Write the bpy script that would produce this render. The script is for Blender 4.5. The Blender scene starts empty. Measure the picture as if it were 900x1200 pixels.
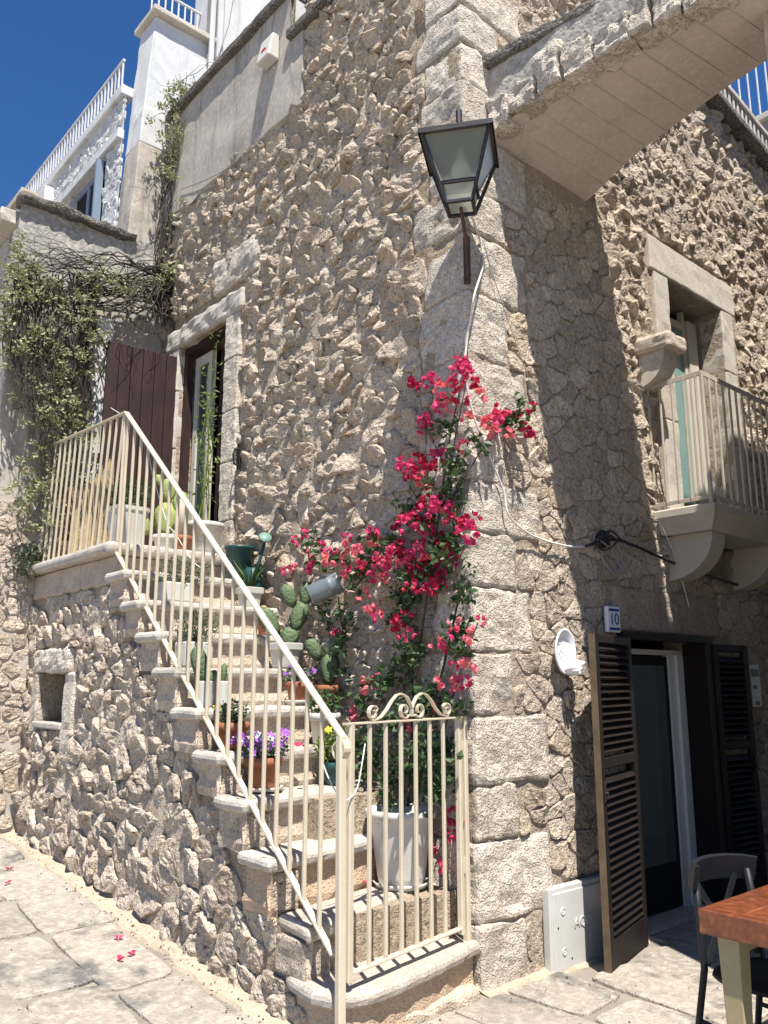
import bpy, bmesh, math, random
import numpy as np
from mathutils import Vector, noise, Matrix
random.seed(7)
S = bpy.context.scene
COL = S.collection
PI = math.pi

# ------------------------------------------------------------------ camera, sky, sun
FOC = 968.0; EYE = 1.65
CAM = Vector((-3.627, -3.343, EYE))
PITCH = math.atan(200 / FOC); AZ = math.atan(1131 / math.hypot(FOC, 200))
fwd = Vector((math.cos(AZ), math.sin(AZ), 0)); RT = Vector((math.sin(AZ), -math.cos(AZ), 0))
FW = fwd * math.cos(PITCH) + Vector((0, 0, math.sin(PITCH)))
UP = -fwd * math.sin(PITCH) + Vector((0, 0, math.cos(PITCH)))
cd = bpy.data.cameras.new('camera'); cam = bpy.data.objects.new('camera', cd); COL.objects.link(cam)
cam.matrix_world = Matrix(((RT.x, UP.x, -FW.x, CAM.x), (RT.y, UP.y, -FW.y, CAM.y), (RT.z, UP.z, -FW.z, CAM.z), (0, 0, 0, 1)))
cd.sensor_fit = 'VERTICAL'; cd.sensor_height = 36; cd.lens = FOC / 1200 * 36
cd.clip_start = 0.05; cd.clip_end = 2000
S.camera = cam
SUN = Vector((0.465, 1.0, -2.3)).normalized()          # the way the light travels
W = bpy.data.worlds.new('World'); S.world = W; W.use_nodes = True
nt = W.node_tree; nt.nodes.clear()
sky = nt.nodes.new('ShaderNodeTexSky'); sky.sky_type = 'NISHITA'; sky.sun_disc = False
sky.sun_elevation = math.asin(-SUN.z); sky.sun_rotation = math.atan2(-SUN.x, -SUN.y)
sky.altitude = 400; sky.air_density = 1.0; sky.dust_density = 0.0; sky.ozone_density = 3.0
bg = nt.nodes.new('ShaderNodeBackground'); bg.inputs[1].default_value = 0.050
wo = nt.nodes.new('ShaderNodeOutputWorld')
hs = nt.nodes.new('ShaderNodeHueSaturation'); hs.inputs['Saturation'].default_value = 1.27; hs.inputs['Hue'].default_value = .507; hs.inputs['Value'].default_value = 1.5
nt.links.new(sky.outputs[0], hs.inputs['Color']); nt.links.new(hs.outputs[0], bg.inputs[0]); nt.links.new(bg.outputs[0], wo.inputs[0])
ld = bpy.data.lights.new('sun', 'SUN'); ld.energy = 5.0; ld.angle = math.radians(0.53); ld.color = (1.0, 0.945, 0.86)
sun = bpy.data.objects.new('sun', ld); COL.objects.link(sun)
sun.rotation_euler = SUN.to_track_quat('-Z', 'Y').to_euler()
S.view_settings.view_transform = 'Standard'; S.view_settings.look = 'None'
S.view_settings.exposure = 0.90; S.view_settings.gamma = 1.0
S.cycles.max_bounces = 8; S.cycles.diffuse_bounces = 3

def at(px, py, ax, c):
    """point where the sight line through a photo pixel meets a real wall / floor plane"""
    d = FW + RT * ((px - 450) / FOC) + UP * ((600 - py) / FOC)
    return CAM + d * ((c - CAM[ax]) / d[ax])

# ------------------------------------------------------------------ materials
MATS = {}
def mat(name, base=(.5, .5, .5), rough=.8, metal=0, var=None, vscale=3.0, bump=0, bscale=40, pits=0, pscale=60,
        rnd=0, warm=1.0, ridged=False, speck=None, blotch=None, bl_scale=1.2, bl_lo=.52, bl_hi=.62, fine=None, streak=None, spec=.4, transl=0, coat=0):
    if name in MATS: return MATS[name]
    m = bpy.data.materials.new(name); m.use_nodes = True; n = m.node_tree.nodes; l = m.node_tree.links
    b = n['Principled BSDF']; b.inputs['Roughness'].default_value = rough; b.inputs['Metallic'].default_value = metal
    b.inputs['Specular IOR Level'].default_value = spec
    if coat: b.inputs['Coat Weight'].default_value = coat; b.inputs['Coat Roughness'].default_value = .15
    geo = n.new('ShaderNodeNewGeometry'); pos = geo.outputs['Position']
    def nz(sc, det=6, rg=.6, vec=None):
        t = n.new('ShaderNodeTexNoise'); t.inputs['Scale'].default_value = sc; t.inputs['Detail'].default_value = det
        t.inputs['Roughness'].default_value = rg; l.new(vec or pos, t.inputs['Vector']); return t.outputs['Fac']
    def ramp(f, lo, hi):
        r = n.new('ShaderNodeMapRange'); r.inputs[1].default_value = lo; r.inputs[2].default_value = hi; l.new(f, r.inputs[0]); return r.outputs[0]
    def mix(f, a, c, mode='MIX'):
        x = n.new('ShaderNodeMix'); x.data_type = 'RGBA'; x.blend_type = mode
        for s, v in ((0, f), (6, a), (7, c)):
            if hasattr(v, 'links'): l.new(v, x.inputs[s])
            elif s == 0: x.inputs[0].default_value = v
            else: x.inputs[s].default_value = (*v, 1)
        return x.outputs[2]
    col = None
    def start():
        r = n.new('ShaderNodeRGB'); r.outputs[0].default_value = (*base, 1); return r.outputs[0]
    col = start()
    if var: col = mix(ramp(nz(vscale), .35, .65), col, var)
    if fine: col = mix(ramp(nz(vscale * 9, 4), .45, .68), col, fine)
    if speck: col = mix(ramp(nz(38, 5, .7), .585, .64), col, speck)
    if rnd:
        at_ = n.new('ShaderNodeAttribute'); at_.attribute_name = 'rnd'
        r = n.new('ShaderNodeMapRange'); r.inputs[3].default_value = 1 - rnd; r.inputs[4].default_value = 1 + rnd * .6
        l.new(at_.outputs['Fac'], r.inputs[0])
        cr = n.new('ShaderNodeCombineColor')
        for i in range(3): l.new(r.outputs[0], cr.inputs[i])
        col = mix(1.0, col, cr.outputs[0], 'MULTIPLY')
        # a few warm / rusty stones
        w = n.new('ShaderNodeMath'); w.operation = 'FRACT'; mm = n.new('ShaderNodeMath'); mm.operation = 'MULTIPLY'; mm.inputs[1].default_value = 17.3
        l.new(at_.outputs['Fac'], mm.inputs[0]); l.new(mm.outputs[0], w.inputs[0])
        if warm: col = mix(ramp(w.outputs[0], .72, .72+.53/warm), col, (.42, .28, .16))
    if blotch: col = mix(ramp(nz(bl_scale, 7, .65), bl_lo, bl_hi), col, blotch)
    if streak:
        mp = n.new('ShaderNodeMapping'); mp.inputs['Scale'].default_value = (4, 4, .5); l.new(pos, mp.inputs[0])
        col = mix(ramp(nz(1.3, 5, .6, mp.outputs[0]), .55, .72), col, streak)
    l.new(col, b.inputs['Base Color'])
    if bump or pits:
        h = nz(bscale, 8, .65); prev = None
        if ridged:
            t = n.new('ShaderNodeTexNoise'); t.noise_type = 'RIDGED_MULTIFRACTAL'; t.inputs['Scale'].default_value = bscale*.45; t.inputs['Detail'].default_value = 6
            l.new(pos, t.inputs['Vector']); mm_ = n.new('ShaderNodeMath'); mm_.operation = 'MULTIPLY_ADD'; mm_.inputs[1].default_value = .45; l.new(t.outputs['Fac'], mm_.inputs[0]); l.new(h, mm_.inputs[2]); h = mm_.outputs[0]
        if ridged:
            b0 = n.new('ShaderNodeBump'); b0.inputs['Distance'].default_value = bump*1.6; l.new(nz(bscale*.42, 5, .6), b0.inputs['Height']); prev = b0
        bn = n.new('ShaderNodeBump')
        if prev: l.new(prev.outputs[0], bn.inputs['Normal']); bn.inputs['Distance'].default_value = max(bump, .0005); bn.inputs['Strength'].default_value = 1
        l.new(h, bn.inputs['Height']); prev = bn
        if pits:
            v = n.new('ShaderNodeTexVoronoi'); v.inputs['Scale'].default_value = pscale; l.new(pos, v.inputs['Vector'])
            b2 = n.new('ShaderNodeBump'); b2.inputs['Distance'].default_value = pits
            l.new(ramp(v.outputs['Distance'], .1, .5), b2.inputs['Height']); l.new(bn.outputs[0], b2.inputs['Normal']); prev = b2
        l.new(prev.outputs[0], b.inputs['Normal'])
    if transl:
        tr = n.new('ShaderNodeBsdfTranslucent'); ms = n.new('ShaderNodeMixShader'); ms.inputs[0].default_value = transl
        l.new(col, tr.inputs[0]); o = n['Material Output']
        l.new(b.outputs[0], ms.inputs[1]); l.new(tr.outputs[0], ms.inputs[2]); l.new(ms.outputs[0], o.inputs[0])
    MATS[name] = m; return m

M_stone = mat('limestone rubble', (.58, .49, .39), .95, var=(.47, .38, .29), vscale=5, fine=(.68, .60, .50), bump=.026, bscale=30, ridged=True, pits=.005, pscale=70, rnd=.22, warm=.55, speck=(.22, .175, .135), blotch=(.36, .32, .28), bl_scale=4, bl_lo=.58, bl_hi=.74, spec=.12)
M_stone_low = mat('stair wall limestone', (.56, .475, .385), .95, var=(.45, .37, .29), vscale=4, fine=(.66, .58, .49), bump=.026, bscale=26, ridged=True, pits=.005, pscale=60, rnd=.20, warm=.35, speck=(.22, .175, .135), blotch=(.38, .29, .22), bl_scale=3, bl_lo=.56, bl_hi=.74, spec=.12)
M_quoin = mat('picked limestone block', (.64, .57, .49), .95, var=(.54, .47, .39), vscale=2.4, fine=(.71, .65, .57), bump=.017, bscale=40, ridged=True, pits=.006, pscale=70, rnd=.14, warm=.12, speck=(.40, .34, .28), blotch=(.48, .29, .17), bl_scale=3.2, bl_lo=.68, bl_hi=.78, spec=.12)
M_dress = mat('dressed limestone', (.56, .51, .44), .9, var=(.47, .42, .36), vscale=4, fine=(.63, .58, .52), bump=.006, bscale=60, pits=.003, pscale=120, rnd=.08, spec=.15)
M_tread = mat('worn step limestone', (.47, .43, .38), .85, var=(.36, .32, .27), vscale=7, fine=(.56, .52, .47), bump=.006, bscale=50, pits=.002, pscale=110, rnd=.08, warm=.2, blotch=(.20, .18, .155), bl_scale=6, bl_lo=.58, bl_hi=.70, spec=.2)
M_riser = mat('rough riser limestone', (.50, .41, .32), .95, var=(.41, .32, .25), vscale=6, fine=(.58, .50, .41), bump=.014, bscale=30, pits=.004, pscale=70, rnd=.1, spec=.15)
M_mortar = mat('sandy lime mortar', (.47, .375, .275), .95, var=(.38, .295, .21), vscale=4, fine=(.55, .46, .35), bump=.03, bscale=30, ridged=True, pits=.004, pscale=80, speck=(.24, .185, .13), spec=.1)
M_mortar2 = mat('grey lime mortar', (.44, .365, .29), .95, var=(.37, .30, .235), vscale=5, fine=(.50, .42, .345), bump=.024, bscale=30, ridged=True, pits=.003, pscale=90, speck=(.25, .20, .155), spec=.1)
M_plaster = mat('weathered parapet plaster', (.46, .415, .36), .92, var=(.37, .33, .285), vscale=2.2, fine=(.52, .475, .415), bump=.006, bscale=18, streak=(.13, .12, .105), blotch=(.25, .225, .195), bl_scale=1.3, bl_lo=.55, bl_hi=.72, spec=.15)
M_oldpl = mat('lichened grey plaster', (.38, .35, .31), .95, var=(.26, .24, .22), vscale=2.5, fine=(.50, .48, .44), bump=.01, bscale=22, pits=.003, pscale=30, blotch=(.13, .12, .11), bl_scale=2.2, bl_lo=.55, bl_hi=.66, spec=.1)
M_moss = mat('black crusted coping', (.13, .12, .105), .95, var=(.07, .065, .06), vscale=6, fine=(.26, .24, .21), bump=.03, bscale=22, pits=.006, pscale=40, spec=.1)
M_white = mat('white limewash', (.60, .605, .605), .85, var=(.54, .545, .55), vscale=2.0, fine=(.64, .64, .64), bump=.006, bscale=22, streak=(.42, .41, .39), blotch=(.36, .35, .33), bl_scale=1.8, bl_lo=.62, bl_hi=.74, spec=.2)
M_whitest = mat('white limewashed stone', (.60, .60, .60), .9, var=(.50, .50, .50), vscale=6, bump=.016, bscale=20, rnd=.1, warm=0, spec=.2)
M_soffit = mat('arch soffit render', (.62, .56, .495), .95, var=(.55, .495, .435), vscale=3, fine=(.66, .60, .54), bump=.006, bscale=16, blotch=(.44, .39, .34), bl_scale=2.4, bl_lo=.58, bl_hi=.78, spec=.1)
M_pave = mat('worn paving limestone', (.35, .31, .265), .75, var=(.26, .23, .195), vscale=2.2, fine=(.42, .385, .335), bump=.012, bscale=30, pits=.004, pscale=55, rnd=.10, warm=.12, blotch=(.13, .125, .115), bl_scale=2.6, bl_lo=.54, bl_hi=.66, spec=.25)
M_joint = mat('grey paving joint', (.20, .18, .155), .95, var=(.30, .265, .22), vscale=3, bump=.01, bscale=40, spec=.1)
M_sand = mat('ochre mortar fillet', (.42, .34, .25), .95, var=(.33, .27, .20), vscale=5, fine=(.47, .40, .32), bump=.014, bscale=26, spec=.1)
M_cream = mat('cream painted iron', (.60, .53, .40), .42, var=(.54, .47, .35), vscale=8, bump=.001, bscale=90, blotch=(.20, .13, .08), bl_scale=26, bl_lo=.68, bl_hi=.73, spec=.5)
M_balc = mat('beige painted iron', (.50, .45, .36), .5, var=(.42, .37, .30), vscale=6, bump=.0008, bscale=80)
M_maroon = mat('dark red brown boards', (.024, .010, .009), .6, var=(.040, .016, .013), vscale=4, bump=.002, bscale=50, streak=(.04, .018, .014))
M_louvre = mat('brown painted metal shutter', (.017, .011, .008), .6, var=(.011, .008, .006), vscale=5, spec=.25)
M_bronze = mat('worn bronze edge', (.13, .09, .05), .5, var=(.08, .055, .03), vscale=9, spec=.5)
M_iron = mat('black lantern iron', (.012, .012, .013), .45, var=(.03, .027, .024), vscale=12, spec=.5)
M_rust = mat('rusty bracket iron', (.05, .03, .028), .7, var=(.10, .05, .04), vscale=12)
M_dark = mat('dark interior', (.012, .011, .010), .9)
M_int = mat('interior wall', (.10, .09, .08), .9)
M_frame = mat('cream door frame', (.58, .54, .46), .5, var=(.54, .50, .42), vscale=5)
M_wframe = mat('white door frame', (.72, .71, .68), .4)
M_plasw = mat('white plastic pot', (.60, .585, .54), .5, var=(.53, .51, .46), vscale=6, blotch=(.28, .25, .21), bl_scale=5, bl_lo=.58, bl_hi=.76)
M_ceram = mat('white glazed ceramic', (.78, .79, .80), .25, spec=.6)
M_terra = mat('terracotta', (.34, .13, .065), .8, var=(.27, .10, .05), vscale=9, bump=.001, bscale=60)
M_greenp = mat('dark green plastic', (.012, .060, .055), .45, var=(.018, .075, .068), vscale=6)
M_greenr = mat('pale green plastic', (.14, .24, .20), .5)
M_zinc = mat('blue grey zinc', (.22, .255, .265), .42, metal=.35, var=(.18, .21, .22), vscale=9)
M_cactus = mat('prickly pear green', (.12, .17, .08), .65, var=(.08, .125, .06), vscale=9, bump=.003, bscale=26, pits=.003, pscale=45, blotch=(.30, .26, .15), bl_scale=14, bl_lo=.64, bl_hi=.70)
M_cactusy = mat('yellow green prickly pear', (.30, .34, .11), .65, var=(.22, .27, .09), vscale=9, bump=.003, bscale=26, pits=.002, pscale=45)
M_leafd = mat('bougainvillea leaf', (.045, .085, .030), .5, var=(.07, .13, .045), vscale=14, transl=.25)
M_leafy = mat('pale vine leaf', (.30, .31, .14), .6, var=(.15, .17, .07), vscale=9, transl=.2, fine=(.56, .55, .36))
M_leafb = mat('bright bamboo leaf', (.22, .28, .06), .5, var=(.14, .20, .05), vscale=12, transl=.35)
M_herb = mat('grey green herb leaf', (.11, .14, .075), .7, var=(.07, .10, .05), vscale=20)
M_bract = mat('crimson bract', (.56, .016, .14), .6, var=(.64, .04, .10), vscale=6, fine=(.74, .12, .28), transl=.3)
M_bract2 = mat('deep crimson bract', (.38, .008, .075), .6, var=(.52, .02, .05), vscale=6, transl=.3)
M_bract3 = mat('faded rose bract', (.78, .12, .20), .6, var=(.80, .20, .16), vscale=9, fine=(.82, .30, .38), transl=.3)
M_pink = mat('fallen pink bract', (.72, .05, .20), .6, var=(.55, .03, .10), vscale=14, transl=.2)
M_purple = mat('purple petal', (.28, .06, .46), .6, var=(.40, .16, .55), vscale=20, transl=.25)
M_yellow = mat('yellow petal', (.85, .60, .04), .6, transl=.2)
M_bark = mat('vine bark', (.075, .058, .045), .9, var=(.035, .028, .022), vscale=14, bump=.002, bscale=80)
M_twig = mat('dark twig', (.07, .05, .035), .9, var=(.11, .08, .05), vscale=14)
M_reed = mat('dry reed', (.46, .33, .17), .8, var=(.33, .22, .11), vscale=16, fine=(.56, .44, .26))
M_palm = mat('dead palm straw', (.17, .10, .06), .9, var=(.28, .18, .10), vscale=12)
M_blackp = mat('matt charcoal plastic', (.011, .013, .016), .5, spec=.3)
M_wood = mat('varnished red wood', (.19, .060, .026), .28, var=(.12, .036, .016), vscale=3, fine=(.29, .085, .035), bump=.001, bscale=30, coat=.5)
M_legp = mat('ochre painted table leg', (.40, .33, .19), .45, var=(.33, .27, .15), vscale=6)
M_cable = mat('grey cable', (.26, .25, .23), .6)
M_cablek = mat('black cable', (.02, .02, .022), .5)
M_cablew = mat('white cable', (.68, .67, .62), .5)
M_blue = mat('cobalt glaze', (.02, .05, .28), .25)
M_soil = mat('potting soil', (.06, .045, .03), .95, bump=.01, bscale=60)
M_box = mat('grey white meter door', (.56, .56, .53), .5, var=(.50, .49, .46), vscale=4, blotch=(.34, .30, .25), bl_scale=12, bl_lo=.66, bl_hi=.74)
M_greenw = mat('dark green glass', (.035, .065, .062), .12, spec=.6)
M_seag = mat('sea green glass', (.20, .33, .31), .15, spec=.6)
M_plc = mat('cream lime render', (.55, .49, .41), .9, var=(.49, .435, .36), vscale=3, bump=.004, bscale=20, blotch=(.36, .31, .25), bl_scale=2.5, bl_lo=.6, bl_hi=.78)
M_bluew = mat('blue grey window paint', (.20, .25, .33), .5)
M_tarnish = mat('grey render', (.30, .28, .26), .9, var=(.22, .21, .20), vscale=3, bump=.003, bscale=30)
def glass(name, col, rough, alpha=1.0, tr=.9):
    m = bpy.data.materials.new(name); m.use_nodes = True; b = m.node_tree.nodes['Principled BSDF']
    b.inputs['Base Color'].default_value = (*col, 1); b.inputs['Roughness'].default_value = rough
    b.inputs['Transmission Weight'].default_value = tr; b.inputs['IOR'].default_value = 1.3; return m
M_frost = glass('dusty lantern glass', (.62, .66, .58), .35, tr=.75)
M_glass = glass('window glass', (.75, .85, .83), .03, tr=.92)
M_bulb = mat('frosted bulb', (.75, .75, .70), .4, transl=.3)

# ------------------------------------------------------------------ object helpers
def link(name, me, parent=None, m=None):
    o = bpy.data.objects.new(name, me); COL.objects.link(o)
    if parent: o.parent = parent
    if m and me is not None and not me.materials: me.materials.append(m)
    return o
def thing(name, label, cat, group=None, loc=None):
    o = bpy.data.objects.new(name, None); COL.objects.link(o); o.empty_display_size = .1
    o['label'] = label; o['category'] = cat
    if group: o['group'] = group
    o['_loc'] = 0
    return o
def tag(o, label, cat, group=None):
    o['label'] = label; o['category'] = cat
    if group: o['group'] = group
    return o
def struct(o): o['kind'] = 'structure'; return o
def stuff(o): o['kind'] = 'stuff'; return o

class MB:
    def __init__(s): s.v = []; s.f = []; s.r = []
    def add(s, v, f, rnd=.5):
        k = len(s.v); s.v += [tuple(x) for x in v]; s.f += [tuple(i + k for i in q) for q in f]; s.r += [rnd] * len(v); return s
    def merge(s, o): k = len(s.v); s.v += o.v; s.f += [tuple(i + k for i in q) for q in o.f]; s.r += o.r; return s
    def mesh(s, name, smooth=False):
        me = bpy.data.meshes.new(name); me.from_pydata(s.v, [], s.f)
        a = me.attributes.new('rnd', 'FLOAT', 'POINT'); a.data.foreach_set('value', s.r)
        if smooth: me.polygons.foreach_set('use_smooth', [True] * len(me.polygons))
        me.update(); return me
    def build(s, name, m, parent=None, smooth=False):
        return link(name, s.mesh(name, smooth), parent, m)
    def box(s, x0, x1, y0, y1, z0, z1, rnd=.5, M=None):
        v = [Vector(p) for p in ((x0, y0, z0), (x1, y0, z0), (x1, y1, z0), (x0, y1, z0), (x0, y0, z1), (x1, y0, z1), (x1, y1, z1), (x0, y1, z1))]
        if M: v = [M @ p for p in v]
        return s.add(v, [(3, 2, 1, 0), (4, 5, 6, 7), (0, 1, 5, 4), (1, 2, 6, 5), (2, 3, 7, 6), (3, 0, 4, 7)], rnd)
    def bar(s, a, b, w, t, side=None):
        """rectangular bar from a to b; w across 'side', t across the other way; softened edges"""
        a = Vector(a); b = Vector(b); d = (b - a).normalized()
        side = Vector(side) if side else (Vector((0, 0, 1)) if abs(d.z) < .9 else Vector((1, 0, 0)))
        p = (side - d * side.dot(d)).normalized(); q = d.cross(p)
        c = min(w, t) * .18; pr = [(w/2-c, t/2), (w/2, t/2-c), (w/2, -t/2+c), (w/2-c, -t/2), (-w/2+c, -t/2), (-w/2, -t/2+c), (-w/2, t/2-c), (-w/2+c, t/2)]
        v = [a + p*x + q*y for x, y in pr] + [b + p*x + q*y for x, y in pr]
        f = [(i, (i+1) % 8, 8 + (i+1) % 8, 8+i) for i in range(8)] + [tuple(range(7, -1, -1)), tuple(range(8, 16))]
        return s.add(v, f)
    def tube(s, pts, r, n=7, r1=None, rnd=.5):
        pts = [Vector(p) for p in pts]; r1 = r if r1 is None else r1; L = len(pts); v = []; f = []
        up = Vector((.13, .31, .94)); 
        for i, p in enumerate(pts):
            d = (pts[min(i+1, L-1)] - pts[max(i-1, 0)]).normalized()
            if abs(d.dot(up)) > .95: up = Vector((.9, .3, .1))
            a = d.cross(up).normalized(); b = d.cross(a); rr = r + (r1 - r) * i / max(1, L-1)
            v += [p + a * (math.cos(2*PI*k/n) * rr) + b * (math.sin(2*PI*k/n) * rr) for k in range(n)]
        for i in range(L-1):
            f += [(i*n+k, i*n+(k+1) % n, (i+1)*n+(k+1) % n, (i+1)*n+k) for k in range(n)]
        f += [tuple(range(n-1, -1, -1)), tuple((L-1)*n+k for k in range(n))]
        return s.add(v, f, rnd)
    def ribbon(s, pts, side, w, t):
        pts = [Vector(p) for p in pts]; side = Vector(side).normalized(); L = len(pts); v = []; f = []
        for i, p in enumerate(pts):
            d = (pts[min(i+1, L-1)] - pts[max(i-1, 0)]).normalized(); q = d.cross(side).normalized()
            v += [p + side*w/2 + q*t/2, p + side*w/2 - q*t/2, p - side*w/2 - q*t/2, p - side*w/2 + q*t/2]
        for i in range(L-1): f += [(i*4+k, i*4+(k+1) % 4, (i+1)*4+(k+1) % 4, (i+1)*4+k) for k in range(4)]
        f += [(3, 2, 1, 0), tuple((L-1)*4+k for k in range(4))]
        return s.add(v, f)
    def lathe(s, prof, c, n=24, M=None, sq=0):
        """prof [(r,z)..]; sq>0 makes a rounded square plan"""
        v = []; f = []
        for r, z in prof:
            for k in range(n):
                a = 2*PI*k/n; ca, sa = math.cos(a), math.sin(a)
                if sq: q = (abs(ca)**sq + abs(sa)**sq) ** (-1/sq); ca *= q; sa *= q
                p = Vector((r*ca, r*sa, z)); v.append((M @ p if M else p) + Vector(c))
        L = len(prof)
        for i in range(L-1): f += [(i*n+k, i*n+(k+1) % n, (i+1)*n+(k+1) % n, (i+1)*n+k) for k in range(n)]
        f += [tuple(range(n-1, -1, -1)), tuple((L-1)*n+k for k in range(n))]
        return s.add(v, f)

def nvec(p, sc, seed=0):
    return noise.noise_vector(Vector(p) * sc + Vector((seed, seed*1.7, -seed)))

def rock_box(lo, hi, r=.02, amp=.006, res=.07, sc=9, rnd=None, fn=None, mb=None, seed=None, sc2=None):
    """box with rounded, uneven edges and faces"""
    mb = mb or MB(); lo = Vector(lo); hi = Vector(hi); seed = random.uniform(0, 50) if seed is None else seed
    r = min(r, .45 * min(hi[i]-lo[i] for i in range(3)))
    rnd = random.random() if rnd is None else rnd
    def lines(a, b):
        n = max(2, int(math.ceil((b-a) / res))); L = [a, a + r*.35] + [a + r + (b-a-2*r) * i / n for i in range(n+1)] + [b - r*.35, b]
        return L
    G = [lines(lo[i], hi[i]) for i in range(3)]
    v = []; f = []; idx = {}
    def vid(p):
        k = (round(p[0], 5), round(p[1], 5), round(p[2], 5))
        if k not in idx:
            q = Vector([min(max(p[i], lo[i]+r), hi[i]-r) for i in range(3)]); n = Vector(p) - q
            n = n.normalized() if n.length > 1e-6 else Vector((0, 0, 0)); x = q + n * r
            d = noise.noise(x * sc + Vector((seed, 0, 0))) * amp + noise.noise(x * sc * 2.7 + Vector((0, seed, 0))) * amp * .6
            x = x + n * d
            if fn: x = Vector(fn(x))
            idx[k] = len(v); v.append(x)
        return idx[k]
    for ax in range(3):
        a, b = [(1, 2), (2, 0), (0, 1)][ax]
        for side, c in ((0, lo[ax]), (1, hi[ax])):
            for i in range(len(G[a])-1):
                for j in range(len(G[b])-1):
                    q = []
                    for (ii, jj) in ((i, j), (i+1, j), (i+1, j+1), (i, j+1)):
                        p = [0, 0, 0]; p[ax] = c; p[a] = G[a][ii]; p[b] = G[b][jj]; q.append(vid(p))
                    f.append(tuple(q if side else q[::-1]))
    mb.add(v, f, rnd); return mb

# ---- masonry cells
def clip(poly, nx, ny, c):            # keep nx*x+ny*y <= c
    out = []; n = len(poly)
    for i in range(n):
        a = poly[i]; b = poly[(i+1) % n]; da = nx*a[0]+ny*a[1]-c; db = nx*b[0]+ny*b[1]-c
        if da <= 0: out.append(a)
        if (da < 0 < db) or (db < 0 < da):
            t = da/(da-db); out.append((a[0]+(b[0]-a[0])*t, a[1]+(b[1]-a[1])*t))
    return out
def area(p): return abs(sum(p[i][0]*p[(i+1) % len(p)][1]-p[(i+1) % len(p)][0]*p[i][1] for i in range(len(p)))) / 2
def course_seeds(u0, u1, v0, v1, hr=(.09, .15), wr=(.12, .3), jit=.35, big=0, bigr=(.12, .2), slope=0, rng=random):
    out = []; v = v0
    while v < v1:
        h = rng.uniform(*hr); u = u0 - rng.uniform(0, wr[1])
        while u < u1:
            w = rng.uniform(*wr) * (1.0 if rng.random() > .2 else .55)
            out.append((u + w/2, v + h/2 + rng.uniform(-jit, jit)*h + slope*u, w, h)); u += w
        v += h
    for _ in range(big):
        c = (rng.uniform(u0, u1), rng.uniform(v0, v1)); R = rng.uniform(*bigr)
        out = [s for s in out if ((s[0]-c[0])/R)**2 + ((s[1]-c[1])/(R*.7))**2 > 1] + [(c[0], c[1], R*1.6, R)]
    return out
def cells(seeds, bounds, holes=(), ks=1.5, rad=.42, quads=(), keep=None):
    G = {}; cs = rad
    P = [(s[0], s[1]*ks) for s in seeds]
    for i, p in enumerate(P): G.setdefault((int(p[0]//cs), int(p[1]//cs)), []).append(i)
    u0, u1, v0, v1 = bounds; res = []
    for i, p in enumerate(P):
        u, v = seeds[i][0], seeds[i][1]
        if not (u0 < u < u1 and v0 < v < v1): continue
        if any(h[0] < u < h[1] and h[2] < v < h[3] for h in holes): continue
        if keep and not keep(u, v): continue
        poly = [(p[0]-rad, p[1]-rad), (p[0]+rad, p[1]-rad), (p[0]+rad, p[1]+rad), (p[0]-rad, p[1]+rad)]
        gx, gy = int(p[0]//cs), int(p[1]//cs); nb = []
        for a in (-1, 0, 1):
            for b in (-1, 0, 1):
                for j in G.get((gx+a, gy+b), ()):
                    if j != i: nb.append(((P[j][0]-p[0])**2+(P[j][1]-p[1])**2, j))
        nb.sort()
        for d2, j in nb[:16]:
            q = P[j]; nx, ny = q[0]-p[0], q[1]-p[1]
            poly = clip(poly, nx, ny, nx*(p[0]+q[0])/2 + ny*(p[1]+q[1])/2)
            if len(poly) < 3: break
        if len(poly) < 3: continue
        poly = [(a, b/ks) for a, b in poly]
        for nx, ny, c in ((-1, 0, -u0), (1, 0, u1), (0, -1, -v0), (0, 1, v1)): poly = clip(poly, nx, ny, c)
        for h in holes:
            if not poly: break
            if max(a for a, b in poly) > h[0] and min(a for a, b in poly) < h[1] and max(b for a, b in poly) > h[2] and min(b for a, b in poly) < h[3]:
                sd = [(h[0]-u, (1, 0, h[0])), (u-h[1], (-1, 0, -h[1])), (h[2]-v, (0, 1, h[2])), (v-h[3], (0, -1, -h[3]))]
                poly = clip(poly, *max(sd)[1])
        if len(poly) >= 3 and area(poly) > .0012: res.append(poly)
    return res
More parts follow.
